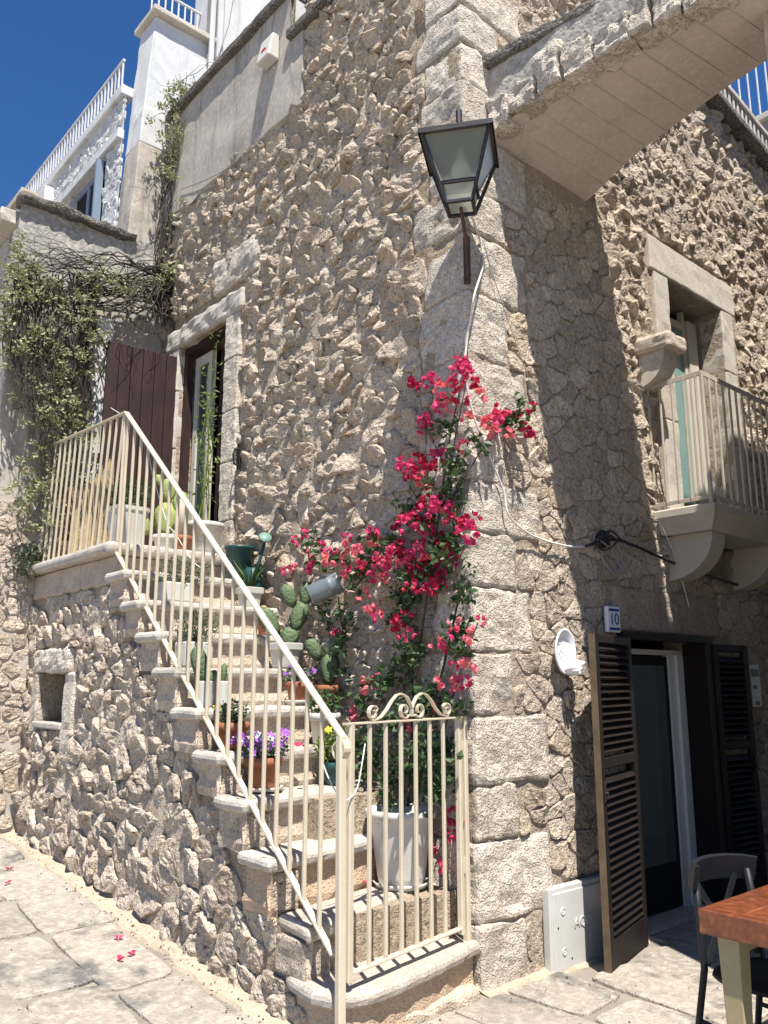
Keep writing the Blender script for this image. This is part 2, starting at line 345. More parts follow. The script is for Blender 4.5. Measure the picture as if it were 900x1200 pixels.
def stone(mb, poly, fmap, relief, gap=.008, n=14, tilt=.5, rough=1.0, flip=False, down=.0):
    """one rubble stone over a cell: rough domed face with tilted facets"""
    cx = sum(p[0] for p in poly)/len(poly); cy = sum(p[1] for p in poly)/len(poly)
    # resample perimeter
    L = []; m = len(poly); tot = 0
    for i in range(m):
        a, b = poly[i], poly[(i+1) % m]; d = math.dist(a, b); L.append((tot, d, a, b)); tot += d
    ring = []; k = 0
    for i in range(n):
        s = tot*i/n
        while k < m-1 and s > L[k][0]+L[k][1]: k += 1
        t = (s-L[k][0])/max(L[k][1], 1e-6); a, b = L[k][2], L[k][3]; ring.append((a[0]+(b[0]-a[0])*t, a[1]+(b[1]-a[1])*t))
    ring = [((ring[i-1][0]+2*ring[i][0]+ring[(i+1) % n][0])/4, (ring[i-1][1]+2*ring[i][1]+ring[(i+1) % n][1])/4) for i in range(n)]
    size = math.sqrt(area(poly)); sd = random.uniform(0, 99); h = relief * random.uniform(.45, 1.35)
    tx = random.uniform(-1, 1)*tilt; ty = random.uniform(-1, 1)*tilt - down; rnd = random.random()
    v = []; f = []; w0 = max(.03, size)
    fac = []
    for _ in range(3):
        a_ = random.uniform(0, 2*PI); st = random.uniform(.25, 1.1)*tilt; fac.append((math.cos(a_)*st, math.sin(a_)*st, random.uniform(.02, .22)*w0*st))
    def crag(x, y):
        a1 = 1-abs(noise.noise(Vector((x*11, y*13, sd)))*2.2); a2 = 1-abs(noise.noise(Vector((x*27, y*30, sd+9)))*2.2)
        return (a1-.55)*.6 + (a2-.55)*.4
    def put(x, y, base, ridx):
        if ridx == 0: v.append(fmap(x, y, -.03)); return
        d = h + min(min(o - ((x-cx)*gx + (y-cy)*gy) for gx, gy, o in fac), .6*h) + ((x-cx)*tx + (y-cy)*ty)
        d = d*base + crag(x, y)*(.5*h+.006)*rough
        v.append(fmap(x, y, max(d, (.30*h+.003)*min(1, base*1.3))))
    rings = ((1.0, 0), (1.0, .55), (.94, .92), (.78, 1.0), (.58, 1.0), (.36, 1.0), (.16, 1.0))
    for ri, (sc, dep) in enumerate(rings):
        for (x, y) in ring:
            dx, dy = x-cx, y-cy; dd = math.hypot(dx, dy)+1e-6; g = max(.3, 1-gap/dd)*sc
            w = 1 + noise.noise(Vector((x*26, y*26, sd)))*.20*(ri > 0) + .09
            put(cx+dx*g*w, cy+dy*g*w, dep, ri)
    put(cx, cy, 1.0, 7)
    for r_ in range(6):
        for k in range(n):
            a, b, c, d = r_*n+k, r_*n+(k+1) % n, (r_+1)*n+(k+1) % n, (r_+1)*n+k; f.append((a, b, c, d))
    for k in range(n): f.append((6*n+k, 6*n+(k+1) % n, 7*n))
    if flip: f = [q[::-1] for q in f]
    # dedupe orientation: ring order follows the clipped polygon (counter clockwise)
    mb.add(v, f, rnd)
def lay(polys, fmap, parent, name, m, relief, gap=.008, tilt=.5, flip=False, ids=None, down=0, **kw):
    """the first (largest in view) stones as own parts; returns the leftover MB"""
    rest = MB()
    for i, poly in enumerate(polys):
        cx = sum(p[0] for p in poly)/len(poly); cy = sum(p[1] for p in poly)/len(poly)
        rl = relief(cx, cy) if callable(relief) else relief; gp = gap(cx, cy) if callable(gap) else gap
        own = ids is None or i in ids
        mb = MB() if own else rest
        stone(mb, poly, fmap, rl, gp, n=17 if own else 14, tilt=tilt(cx, cy) if callable(tilt) else tilt, flip=flip, down=down, **kw)
        if own: mb.build(name, m, parent)
    return rest
def big_in_view(entries, k):
    """entries [(key, area, world point)] -> keys of the k that show largest"""
    sc = []
    for key, a, p in entries:
        d = Vector(p) - CAM; w = d.dot(FW)
        if w <= 0: continue
        x = 450 + FOC*d.dot(RT)/w; y = 600 - FOC*d.dot(UP)/w
        if -15 < x < 915 and -15 < y < 1215: sc.append((a/(w*w), key))
    sc.sort(reverse=True); return set(kk for _, kk in sc[:k])

def sheet(us, vs, holes, fmap, amp=.01, depth=.35, flip=False, keep=None, sc=4, off=0):
    """uneven wall face with real openings (reveals go 'depth' deep)"""
    mb = MB(); idx = {}; v = []; f = []
    def vid(i, j):
        if (i, j) not in idx:
            u, w = us[i], vs[j]; q = Vector((u*sc, w*sc, 3.1)); d = amp*(noise.noise(q)+.6*noise.noise(q*3)-.15) + off
            idx[(i, j)] = len(v); v.append(fmap(u, w, d))
        return idx[(i, j)]
    for i in range(len(us)-1):
        for j in range(len(vs)-1):
            cu = (us[i]+us[i+1])/2; cv = (vs[j]+vs[j+1])/2
            if any(h[0] < cu < h[1] and h[2] < cv < h[3] for h in holes): continue
            if keep and not keep(cu, cv): continue
            q = (vid(i, j), vid(i+1, j), vid(i+1, j+1), vid(i, j+1)); f.append(q[::-1] if flip else q)
    mb.add(v, f)
    for (a, b, c, d) in holes:
        for (p, q) in (((a, c), (a, d)), ((a, d), (b, d)), ((b, d), (b, c)), ((b, c), (a, c))):
            w = [fmap(*p, .012), fmap(*q, .012), fmap(*q, -depth), fmap(*p, -depth)]
            mb.add(w, [(0, 1, 2, 3) if flip else (3, 2, 1, 0)])
    return mb
def grid(a, b, step, extra=()):
    n = max(1, round((b-a)/step)); L = [a+(b-a)*i/n for i in range(n+1)]
    for e in extra:
        if a < e < b:
            k = min(range(1, len(L)-1), key=lambda i: abs(L[i]-e)); L[k] = e
    return sorted(set(L))

fL = lambda u, v, d: (-d, u, v)             # left wall of the house, x = 0
fR = lambda u, v, d: (u, -d, v)             # right wall of the house, y = 0
XS = -1.07
fS = lambda u, v, d: (XS - d, u, v)         # outer wall of the stair
fB = lambda u, v, d: (u, 4.4 - d, v)        # back wall above the landing
def gz(x, y):                               # the lane climbs to the left
    s = .085 * (math.log1p(math.exp((y + .1) * 5)) / 5)
    k = min(1, max(0, (x + .2) / -.8)); k2 = min(1, max(0, (x - .6) / 1)) 
    return s * (k if y < 6 else 1) - .0 * k2

# ------------------------------------------------------------------ ground
gmb = MB(); us = grid(-12, 12, .25); vs = grid(-12, 16, .25); idx = {}; v = []; f = []
for i, x in enumerate(us):
    for j, y in enumerate(vs): v.append((x, y, gz(x, y) - .012 + .004*noise.noise(Vector((x*3, y*3, 0)))))
n_ = len(vs)
for i in range(len(us)-1):
    for j in range(n_-1): f.append((i*n_+j, (i+1)*n_+j, (i+1)*n_+j+1, i*n_+j+1))
gmb.add(v, f); paving = struct(gmb.build('lane_paving', M_joint))
far = MB(); far.add([(-300, -300, -.12), (300, -300, -.12), (300, 300, -.12), (-300, 300, -.12)], [(0, 1, 2, 3)])
struct(far.build('ground', M_pave))
random.seed(11)
th = math.radians(0)
def paving_cells():
    out = []; x = -4.6
    while x < 4.2:                                # strips along the lane left, across at right
        w = random.uniform(.36, .56); y = -3.2 + random.uniform(0, .4)
        while y < 6.2:
            l_ = random.uniform(.42, .95); j = lambda: random.uniform(-.035, .035)
            a = (x + w/2, y + l_/2)
            out.append([(x+j(), y+j()), (x+w+j(), y+j()), (x+w+j(), y+l_+j()), (x+j(), y+l_+j())]); y += l_
        x += w
    return out
pc = []
for poly in paving_cells():
    cx = sum(p[0] for p in poly)/4; cy = sum(p[1] for p in poly)/4
    if cx > -1.12 and cy > .12 and not (cx < 0 and cy < .1): continue
    if cx > .0 and cy > -.02: continue
    pc.append(poly)
def slab(mb, poly):
    cx = sum(p[0] for p in poly)/4; cy = sum(p[1] for p in poly)/4; n = 20; m = 4; ring = []
    for i in range(4):
        a, b = poly[i], poly[(i+1) % 4]
        for k in range(5):
            t = k/5; ring.append((a[0]+(b[0]-a[0])*t, a[1]+(b[1]-a[1])*t))
    ring = [((ring[i-1][0]+4*ring[i][0]+ring[(i+1) % n][0])/6, (ring[i-1][1]+4*ring[i][1]+ring[(i+1) % n][1])/6) for i in range(n)]
    tx, ty = random.uniform(-.012, .012), random.uniform(-.012, .012); h = random.uniform(.006, .014); v = []; f = []
    for ri, (g, hh) in enumerate(((.0, -.03), (.004, .3), (.012, .9), (.05, 1), (.12, 1))):
        for (x, y) in ring:
            dx, dy = x-cx, y-cy; dd = math.hypot(dx, dy); s = max(0.05, 1-(g+.009)/dd); wv = noise.noise(Vector((x*14, y*14, 0)))*.008
            X_, Y_ = cx+dx*(s+wv), cy+dy*(s+wv)
            z = gz(X_, Y_) + (-.03 if ri == 0 else hh*h + (X_-cx)*tx+(Y_-cy)*ty + .003*noise.noise(Vector((X_*9, Y_*9, 4))))
            v.append((X_, Y_, z))
    v.append((cx, cy, gz(cx, cy)+h))
    for r_ in range(4):
        for k in range(n): f.append((r_*n+k, r_*n+(k+1) % n, (r_+1)*n+(k+1) % n, (r_+1)*n+k))
    for k in range(n): f.append((4*n+k, 4*n+(k+1) % n, 5*n))
    mb.add(v, f, random.random())
own = big_in_view([(i, area(p), (p[0][0], p[0][1], 0)) for i, p in enumerate(pc)], 280)
rest = MB()
for i, p in enumerate(pc):
    if i in own: b = MB(); slab(b, p); b.build('paving_stone', M_pave, paving)
    else: slab(rest, p)
stuff(rest.build('paving_stone', M_pave, paving))
# ochre mortar fillet where walls meet the paving
def fillet(pts, w, h, nrm):
    mb = MB(); v = []; f = []; n = len(pts)
    for i, (x, y) in enumerate(pts):
        ww = w*(1+.35*noise.noise(Vector((x*4, y*4, 2)))); hh = h*(1+.5*noise.noise(Vector((x*5, y*5, 7))))
        for t, q in ((0, 1), (.3, .5), (.65, .24), (1, .10)):
            X_, Y_ = x+nrm[0]*ww*t, y+nrm[1]*ww*t; v.append((X_, Y_, gz(X_, Y_)+hh*q+.006*noise.noise(Vector((X_*20, Y_*20, 0)))))
        X_, Y_ = x+nrm[0]*(ww+.02), y+nrm[1]*(ww+.02); v.append((X_, Y_, gz(X_, Y_)-.02))
    for i in range(n-1):
        for k in range(4): f.append((i*5+k, i*5+k+1, (i+1)*5+k+1, (i+1)*5+k))
    mb.add(v, f); return mb
struct(fillet([(XS+.03, .05+.06*i) for i in range(74)], .15, .05, (-1, 0)).build('mortar_fillet', M_sand))
struct(fillet([(-.02+.06*i, .03) for i in range(27)], .10, .045, (0, -1)).build('mortar_fillet', M_sand))

# ------------------------------------------------------------------ the corner house
house = thing('stone_house', 'rubble stone corner house with quoins, red-brown landing shutter, street door and balcony window', 'house')
DL = (2.98, 3.90, 2.66, 4.95)          # landing door opening (y, z)
DR = (1.50, 2.62, -.02, 1.99)          # street door opening (x, z)
WR = (2.50, 3.43, 2.95, 5.05)          # balcony window
PB = 6.62                              # foot of the plastered parapet
def pbot(y): return 6.60 + .06*noise.noise(Vector((y*3, 0, 0))) + (.0 if y > 1.85 else 1.0)
random.seed(3)
wl = sheet(grid(0, 4.4, .045, (DL[0], DL[1])), grid(-.1, 8.3, .045, (DL[2], DL[3])), [DL], fL, amp=.017, off=.004, sc=8, depth=.3, flip=True, keep=lambda u, v: v < 7.25 or u < 1.5 or (u > 2.04 and v < 7.75)).build('wall', M_mortar, house, True)
wr = sheet(grid(0, 6.5, .07, (DR[0], DR[1], WR[0], WR[1])), grid(-.1, 8.3, .07, (DR[2], DR[3], WR[2], WR[3])), [DR, WR], fR, amp=.012, off=-.002, sc=7, depth=.32, keep=lambda u, v: u < 3.4 or v < 7.40-.171*(u-3.35)).build('wall', M_mortar2, house, True)
b = MB(); b.box(.33, 6.4, 4.38, 4.39, 0, 8.2); b.box(.0, 3.4, .05, 1.5, 8.2, 8.3); b.box(.25, 3.37, 1.52, 4.38, 7.0, 7.1); b.box(.0, 3.37, 1.50, 1.51, 7.0, 8.2); b.box(3.41, 6.5, .05, 4.4, 6.7, 6.8); b.box(3.38, 3.40, .05, 4.4, 6.8, 8.2); b.build('roof', M_oldpl, house)
b = MB()
b.add([(.9, 2.2, 2.6), (.9, 4.39, 2.6), (.9, 4.39, 5.2), (.9, 2.2, 5.2)], [(0, 1, 2, 3)]); b.add([(.29, 2.2, 5.2), (.9, 2.2, 5.2), (.9, 4.39, 5.2), (.29, 4.39, 5.2)], [(0, 1, 2, 3)])
b.add([(.29, 2.2, 2.62), (.9, 2.2, 2.62), (.9, 4.39, 2.62), (.29, 4.39, 2.62)], [(0, 1, 2, 3)]); b.add([(.3, 2.2, 2.6), (.9, 2.2, 2.6), (.9, 2.2, 5.2), (.3, 2.2, 5.2)], [(0, 1, 2, 3)]); b.add([(.3, 4.38, 2.6), (.9, 4.38, 2.6), (.9, 4.38, 5.2), (.3, 4.38, 5.2)], [(0, 1, 2, 3)])
for (x0, x1, z0, z1) in ((1.0, 4.2, -.03, 2.5), (2.0, 4.4, 2.8, 5.3)):
    b.add([(x0, 2.1, z0), (x1, 2.1, z0), (x1, 2.1, z1), (x0, 2.1, z1)], [(0, 1, 2, 3)])
    b.add([(x0, .31, z0), (x0, 2.1, z0), (x0, 2.1, z1), (x0, .31, z1)], [(0, 1, 2, 3)]); b.add([(x1, .31, z0), (x1, 2.1, z0), (x1, 2.1, z1), (x1, .31, z1)], [(0, 1, 2, 3)])
    b.add([(x0, .31, z1), (x1, .31, z1), (x1, 2.1, z1), (x0, 2.1, z1)], [(0, 1, 2, 3)]); b.add([(x0, .31, z0), (x1, .31, z0), (x1, 2.1, z0), (x0, 2.1, z0)], [(0, 1, 2, 3)])
b.build('interior', M_int, house)

# corner quoins, long and short
random.seed(5); z = -.05; qb = []; k = 0
while z < 8.2:
    h = random.uniform(.30, .44); lx, ly = ((random.uniform(.52, .66), random.uniform(.30, .40)) if k % 2 else (random.uniform(.30, .40), random.uniform(.38, .54)))
    qb.append((z, z+h, lx, ly)); z += h; k += 1
for (z0, z1, lx, ly) in qb:
    rock_box((-.014, -.014, z0+.003), (lx, ly, z1-.003), r=.026, amp=.024, res=.05, sc=5).build('quoin', M_quoin, house)
holesL = [(DL[0]-.26, DL[1]+.22, DL[2]-.3, DL[3]+.34), (1.84, 4.42, 6.62, 9)] + [(-1, ly, z0, z1) for z0, z1, lx, ly in qb]
holesR = [(DR[0]-.02, DR[1]+.04, DR[2]-.1, DR[3]+.02), (1.42, 2.95, 2.0, 2.32), (WR[0]-.30, WR[1]+.30, 2.75, WR[3]+.36), (.20, 1.5, 5.25, 6.0)] + [(-1, lx, z0, z1) for z0, z1, lx, ly in qb] + [(.52, 1.12, -.2, .47)]
lit = lambda u, v: u > 1.42 + max(0, 5.2-v)*.25 and v > 2.4 or v > 5.6
sl = course_seeds(0, 4.4, -.1, 8.2, (.07, .13), (.09, .27), .42, big=85, bigr=(.11, .21))
cl = cells(sl, (0, 4.4, -.05, 8.2), holesL, ks=1.5, keep=lambda u, v: v > max(0, 2.5*(u/2.7)-.5) )
sr = [q for q in course_seeds(0, 6.4, -.1, 7.6, (.08, .14), (.09, .25), .45, big=60, bigr=(.11, .18)) if lit(q[0], q[1])] + [q for q in course_seeds(0, 6.4, -.1, 7.6, (.08, .20), (.09, .32), .5, big=60, bigr=(.13, .22)) if not lit(q[0], q[1])]
cr_ = cells(sr, (0, 6.4, -.02, 8.2 if False else 7.6), holesR, ks=1.25, keep=lambda u, v: v < 7.62 - .19*max(0, u-3.4))
ent = [(('L', i), area(p)*.55, fL(p[0][0], p[0][1], 0)) for i, p in enumerate(cl)] + [(('R', i), area(p)*.6, fR(p[0][0], p[0][1], 0)) for i, p in enumerate(cr_)]
own = big_in_view(ent, 298)
relL = lambda u, v: .031
def relR(u, v):
    s = 1.1 + (1.99-v)*.0
    inband = (u > .45 + max(0, (5.2-v))*.27 - .25) and u < 1.5 + (5.2-v)*.25 and v < 5.2
    return .026 if lit(u, v) else .013
gapR = lambda u, v: .010 if relR(u, v) < .02 else .001
rest = lay(cl, fL, house, 'stone', M_stone, relL, .001, .54, True, ids={i for s, i in own if s == 'L'}, down=-.04)
rest.merge(lay(cr_, fR, house, 'stone', M_stone, relR, gapR, lambda u, v: .5 if lit(u, v) else .24, False, ids={i for s, i in own if s == 'R'}, down=-.04))
stuff(rest.build('stone', M_stone, house))

# landing door: surround, lintel, frame, boards
def blocks_v(x0, x1, y0, y1, zs, name, m, **k):
    for a, c in zip(zs[:-1], zs[1:]): rock_box((x0, y0, a+.003), (x1, y1, c-.003), **k).build(name, m, house)
blocks_v(-.045, .2, DL[0]-.24, DL[0], [2.55, 3.02, 3.55, 4.02, 4.52, 4.95], 'door_jamb', M_quoin, r=.014, amp=.008, res=.05, sc=12)
blocks_v(-.045, .2, DL[1], DL[1]+.2, [2.55, 3.2, 3.9, 4.5, 4.95], 'door_jamb', M_dress, r=.014, amp=.006, res=.06)
rock_box((-.058, DL[0]-.30, 4.95), (.2, DL[1]+.26, 5.17), r=.03, amp=.022, res=.07, sc=6).build('lintel', M_dress, house)
rock_box((-.06, 2.45, 5.24), (.1, 3.25, 5.62), r=.05, amp=.03, res=.07, sc=5).build('stone', M_quoin, house)
b = MB()
for y0, y1 in ((DL[0], DL[0]+.07), (DL[1]-.07, DL[1])): b.box(.03, .1, y0, y1, DL[2], DL[3])
b.box(.031, .099, DL[0]+.07, DL[1]-.07, DL[3]-.07, DL[3]); b.build('door_frame', M_maroon, house)
# cream inner leaf and glass panel
gl = MB()
for y0, y1 in ((3.50, 3.56), (3.76, 3.83)): gl.box(.12, .17, y0, y1, DL[2]+.02, DL[3]-.1)
gl.box(.121, .169, 3.56, 3.76, DL[2]+.02, DL[2]+.25); gl.box(.121, .169, 3.56, 3.76, DL[3]-.2, DL[3]-.1); dl = gl.build('glazed_door', M_frame, house)
gl = MB(); gl.box(.14, .15, 3.56, 3.76, DL[2]+.25, DL[3]-.2); gl.build('pane', M_greenw, dl)
b = MB(); b.box(.2, .23, DL[0]+.05, 3.47, DL[2], DL[3]-.08)
for k in range(5): b.box(.185, .2, DL[0]+.07+k*.085, DL[0]+.13+k*.085, DL[2]+.05, DL[3]-.12)
b.build('inner_door', M_maroon, house)
# opened board shutter (leaf swings out over the landing)
H0 = Vector((-.03, 3.93, 0)); H1 = Vector((-.74, 3.98, 0)); dirv = (H1-H0).normalized(); wd = (H1-H0).length
sh = None
lf = MB(); lf.bar(H0 + Vector((0, .03, 2.74)) , H1 + Vector((0, .03, 2.74)), .10, .02); lf.bar(H0 + Vector((0, .03, 4.75)), H1 + Vector((0, .03, 4.75)), .10, .02); lf.bar(H0+Vector((0, .03, 3.7)), H1+Vector((0, .03, 3.7)), .1, .02)
sh = lf.build('shutter', M_maroon, house)
for k in range(6):
    a = H0 + dirv*(wd*(k+.5)/6); rock_box((-wd/12+.003, -.016, 2.70), (wd/12-.003, .016, 4.86+.0*k), r=.006, amp=.001, res=.5, fn=lambda p, a=a: (a.x + p.x*dirv.x, a.y + p.x*dirv.y + p.y, p.z)).build('board', M_maroon, sh)
b = MB(); b.tube([(-.06, 2.63, 3.62), (-.10, 2.63, 3.61), (-.115, 2.63, 3.56), (-.105, 2.63, 3.48), (-.06, 2.63, 3.47)], .011); b.box(-.07, -.045, 2.61, 2.65, 3.44, 3.66); b.build('shutter_hook', M_iron, house)

# plastered parapet on the left wall
b = MB(); us = grid(1.84, 4.4, .07); vs = grid(6.50, 7.84, .06); v = []; f = []
idx = {}
for i, u in enumerate(us):
    for j, w in enumerate(vs):
        lowb = 6.56 + .10*noise.noise(Vector((u*2.5, 1, 0))) ; top = 7.30 if u < 2.04 else 7.80
        ww = lowb + (top-lowb)*(w-vs[0])/(vs[-1]-vs[0]); v.append((-.045 - .008*noise.noise(Vector((u*3, w*3, 0))), u, ww))
n_ = len(vs)
for i in range(len(us)-1):
    for j in range(n_-1): f.append((i*n_+j, i*n_+j+1, (i+1)*n_+j+1, (i+1)*n_+j))
for i in range(len(us)-1): v_ = None; f.append((i*n_, (i+1)*n_, len(v)+i+1, len(v)+i))
v += [(.0, u, 6.54) for u in us]
for j in range(n_-1): f.append((j, j+1, len(v)+j+1, len(v)+j))
v += [(.02, us[0], v[j][2]) for j in range(n_)]
b.add(v, f); b.build('parapet_plaster', M_plaster, house)
rock_box((-.11, 2.03, 7.78), (.22, 4.42, 7.87), r=.02, amp=.012, res=.1, sc=5).build('coping', M_moss, house)
rock_box((-.10, 1.45, 7.28), (.22, 2.03, 7.37), r=.02, amp=.012, res=.1, sc=5).build('coping', M_moss, house)
b = MB(); b.box(.0, .2, 2.04, 4.4, 7.0, 7.79); b.box(0.001, .19, 1.5, 2.04, 7.0, 7.29); b.build('parapet_core', M_white, house)

# street door, right wall: lintel stone, frame, interior
rock_box((1.44, -.018, 2.01), (2.93, .2, 2.33), r=.02, amp=.016, res=.06, sc=5).build('lintel', M_mortar2, house)
b = MB()
b.box(DR[0]-.05, DR[1]+.07, -.075, .06, 1.955, 2.0); b.box(DR[0]-.0, DR[0]+.05, -.06, .06, 0, 1.953); b.box(DR[1]-.03, DR[1]+.07, -.06, .135, 0, 1.953); b.build('door_frame', M_louvre, house)
b = MB(); b.box(DR[0]+.05, DR[1]-.0, .16, .2, 1.86, 1.90); b.box(2.42, 2.505, .161, .22, 0.01, 1.86); b.box(2.505, 2.62, .14, .2, .01, 1.86); b.box(DR[0]+.05, DR[0]+.09, .161, .2, .01, 1.86); b.build('door_frame', M_wframe, house)
b = MB(); b.box(DR[0], DR[1], -.03, .5, -.02, .018); b.build('threshold', M_dress, house)
dr = MB(); dr.box(1.72, 2.41, .175, .215, .03, 1.85); dr = dr.build('glazed_door', M_dark, house)
b = MB(); b.box(1.80, 2.34, .165, .172, .35, 1.78); b.build('pane', M_glass, dr)
b = MB(); b.box(2.0, 2.25, 1.4, 1.45, .6, 1.3); b.build('picture', M_terra, house)

# balcony window: surround, glass, frame
rock_box((WR[0]-.27, -.032, WR[3]+.003), (WR[1]+.27, .2, WR[3]+.31), r=.014, amp=.006, res=.08).build('lintel', M_dress, house)
for x0, x1 in ((WR[0]-.22, WR[0]), (WR[1], WR[1]+.22)):
    for a, c in ((2.95, 3.75), (3.75, 4.45), (4.45, 5.05)): rock_box((x0, -.028, a+.003), (x1, .2, c-.003), r=.012, amp=.008, res=.08).build('window_jamb', M_dress, house)
w_ = MB()
for x0, x1 in ((WR[0]+.05, WR[0]+.11), (WR[0]+.66, WR[0]+.70)): w_.box(x0, x1, .22, .27, 2.96, 5.03)
w_.box(WR[0]+.11, WR[0]+.66, .221, .269, 4.84, 4.91); w_.box(WR[0]+.11, WR[0]+.66, .221, .269, 2.96, 3.05)
win = w_.build('window', M_frame, house)
b = MB(); b.box(WR[0]+.11, WR[0]+.66, .24, .25, 3.05, 4.84); b.build('pane', M_seag, win)
b = MB(); b.box(WR[0]+.71, WR[0]+.87, .20, .24, 2.97, 4.95)
b.build('leaf', M_frame, win)
# corbelled stone ledge left of the window
rock_box((1.93, -.31, 4.19), (2.20, .02, 4.32), r=.03, amp=.014, res=.05, sc=8).build('stone_ledge', M_moss if False else M_dress, house)
b = MB(); v = []; f = []; N = 9
for i in range(N):
    a = PI/2*i/(N-1); yy = -.24*math.cos(a); zz = 4.19-.26*math.sin(a)
    v += [(1.97, yy, zz), (2.16, yy, zz)]
v += [(1.97, .02, 4.19), (2.16, .02, 4.19)]
for i in range(N-1): f.append((2*i, 2*i+1, 2*i+3, 2*i+2)); f.append((2*N, 2*i, 2*i+2)); f.append((2*N+1, 2*i+3, 2*i+1))
b.add(v, f); b.build('ledge_bracket', M_dress, house)
# top-right cornice with balusters, sloping down
cr0 = (3.35, 7.36); cr1 = (6.4, 6.84); sl_ = (cr1[1]-cr0[1])/(cr1[0]-cr0[0])
shear = lambda p: (p.x, p.y, p.z + (p.x-cr0[0])*sl_)
rock_box((cr0[0], -.16, cr0[1]-.05), (cr1[0], .1, cr0[1]+.02), r=.012, amp=.006, res=.15, fn=shear).build('cornice', M_moss, house)
rock_box((cr0[0], -.14, cr0[1]+.24), (cr1[0], .1, cr0[1]+.30), r=.012, amp=.006, res=.15, fn=shear).build('coping', M_dress, house)
for k in range(34):
    x = cr0[0]+.05+k*.088; z0 = cr0[1]+.02+(x-cr0[0])*sl_
    rock_box((x-.018, -.12, z0), (x+.018, -.07, z0+.225), r=.006, amp=.002, res=.3).build('parapet_baluster', M_dress, house)
b = MB(); b.box(cr0[0], cr1[0], -.06, .05, cr0[1]+.0, cr0[1]+.24); 
for i, p in enumerate(b.v): b.v[i] = shear(Vector(p))
b.build('parapet_core', M_oldpl, house)

# ------------------------------------------------------------------ flying arch across the alley
arch = thing('stone_arch', 'buttress arch of pale voussoirs with smooth soffit springing from the corner house over the alley', 'arch')
def zf(d):
    P = [(0, 5.33), (.24, 5.44), (.47, 5.515), (.75, 5.57), (1.14, 5.645), (1.44, 5.68), (1.8, 5.69), (9, 5.69)]
    for (a, c), (e, g) in zip(P, P[1:]):
        if d <= e: return c+(g-c)*(d-a)/(e-a)
def xn(d): return .25 + .11*min(d, 1.7)
XF = 1.40
DD = [-.02] + [i*.09 for i in range(1, 21)]
b = MB(); v = []; f = []; J = 8
for i, d in enumerate(DD):
    for j in range(J+1):
        t = j/J; x = xn(d)+(XF-xn(d))*t; z = zf(max(d, 0)) - (1-t)*.15*d + .006*noise.noise(Vector((x*3, d*3, 0))); v.append((x, -d, z))
for i in range(len(DD)-1):
    for j in range(J):
        a = i*(J+1)+j; f.append((a, a+1, a+J+2, a+J+1))
b.add(v, f)
# board marks: thin ridges across the soffit
for d in (.16, .34, .53, .70, .88, 1.05, 1.22, 1.40, 1.57):
    pts = [(xn(d)+.04+(XF-xn(d)-.06)*t, -d, zf(d)-(1-t)*.15*d-.002) for t in [k/10 for k in range(11)]]
    b.ribbon(pts, (0, 1, 0), .0022, .005)
b.build('soffit', M_soffit, arch, True)
b = MB(); v = []; f = []
for i, d in enumerate(DD):
    v += [(xn(d), -d, zf(max(d, 0))-.15*d), (xn(d), -d, 5.93), (XF, -d, 5.93), (XF, -d, zf(max(d, 0)))]
for i in range(len(DD)-1):
    for k in range(3): f.append((i*4+k, i*4+k+1, (i+1)*4+k+1, (i+1)*4+k))
b.add(v, f); b.build('arch_body', M_oldpl, arch)
random.seed(9); d = .02
while d < 1.62:
    w = random.uniform(.11, .27); zb = zf(d+w/2)-.15*(d+w/2); hh = random.uniform(.16, .29)
    def fn(p, zb=zb): return (p.x + .0, p.y, p.z)
    rock_box((xn(d)-random.uniform(.03, .07), -d-w+.006, zb-random.uniform(.0, .02)), (xn(d)+.14, -d-.006, zb+hh), r=random.uniform(.012, .03), amp=random.uniform(.02, .045), res=.04, sc=random.uniform(6, 14)).build('voussoir', M_quoin, arch); d += w
rock_box((.19, -1.62, 5.86), (.34, .0, 5.95), r=.025, amp=.02, res=.07, sc=6, fn=lambda p: (p.x-.2*p.y*.9, p.y, p.z)).build('coping', M_moss, arch)

random.seed(77); b = MB()
for k in range(420):
    if k % 2: x = XS-.05-abs(random.gauss(0, .12)); y = random.uniform(.1, 4.3)
    else: x = random.uniform(-3.4, 2.4); y = random.uniform(-1.6, 5) if x < -1.2 else random.uniform(-1.6, -.05)
    z = gz(x, y)+.012; s_ = random.uniform(.003, .009)*(1.6 if random.random() < .1 else 1); a = random.uniform(0, 6)
    b.add([(x+s_*math.cos(a+t)*random.uniform(.7, 1.2), y+s_*math.sin(a+t)*random.uniform(.5, 1), z+random.uniform(0, .003)) for t in (0, 1.4, 2.9, 4.4)] + [(x, y, z+s_*.8)], [(0, 1, 4), (1, 2, 4), (2, 3, 4), (3, 0, 4)])
tag(stuff(b.build('grit', M_bark)), 'dark grit and leaf crumbs scattered over the paving', 'litter')

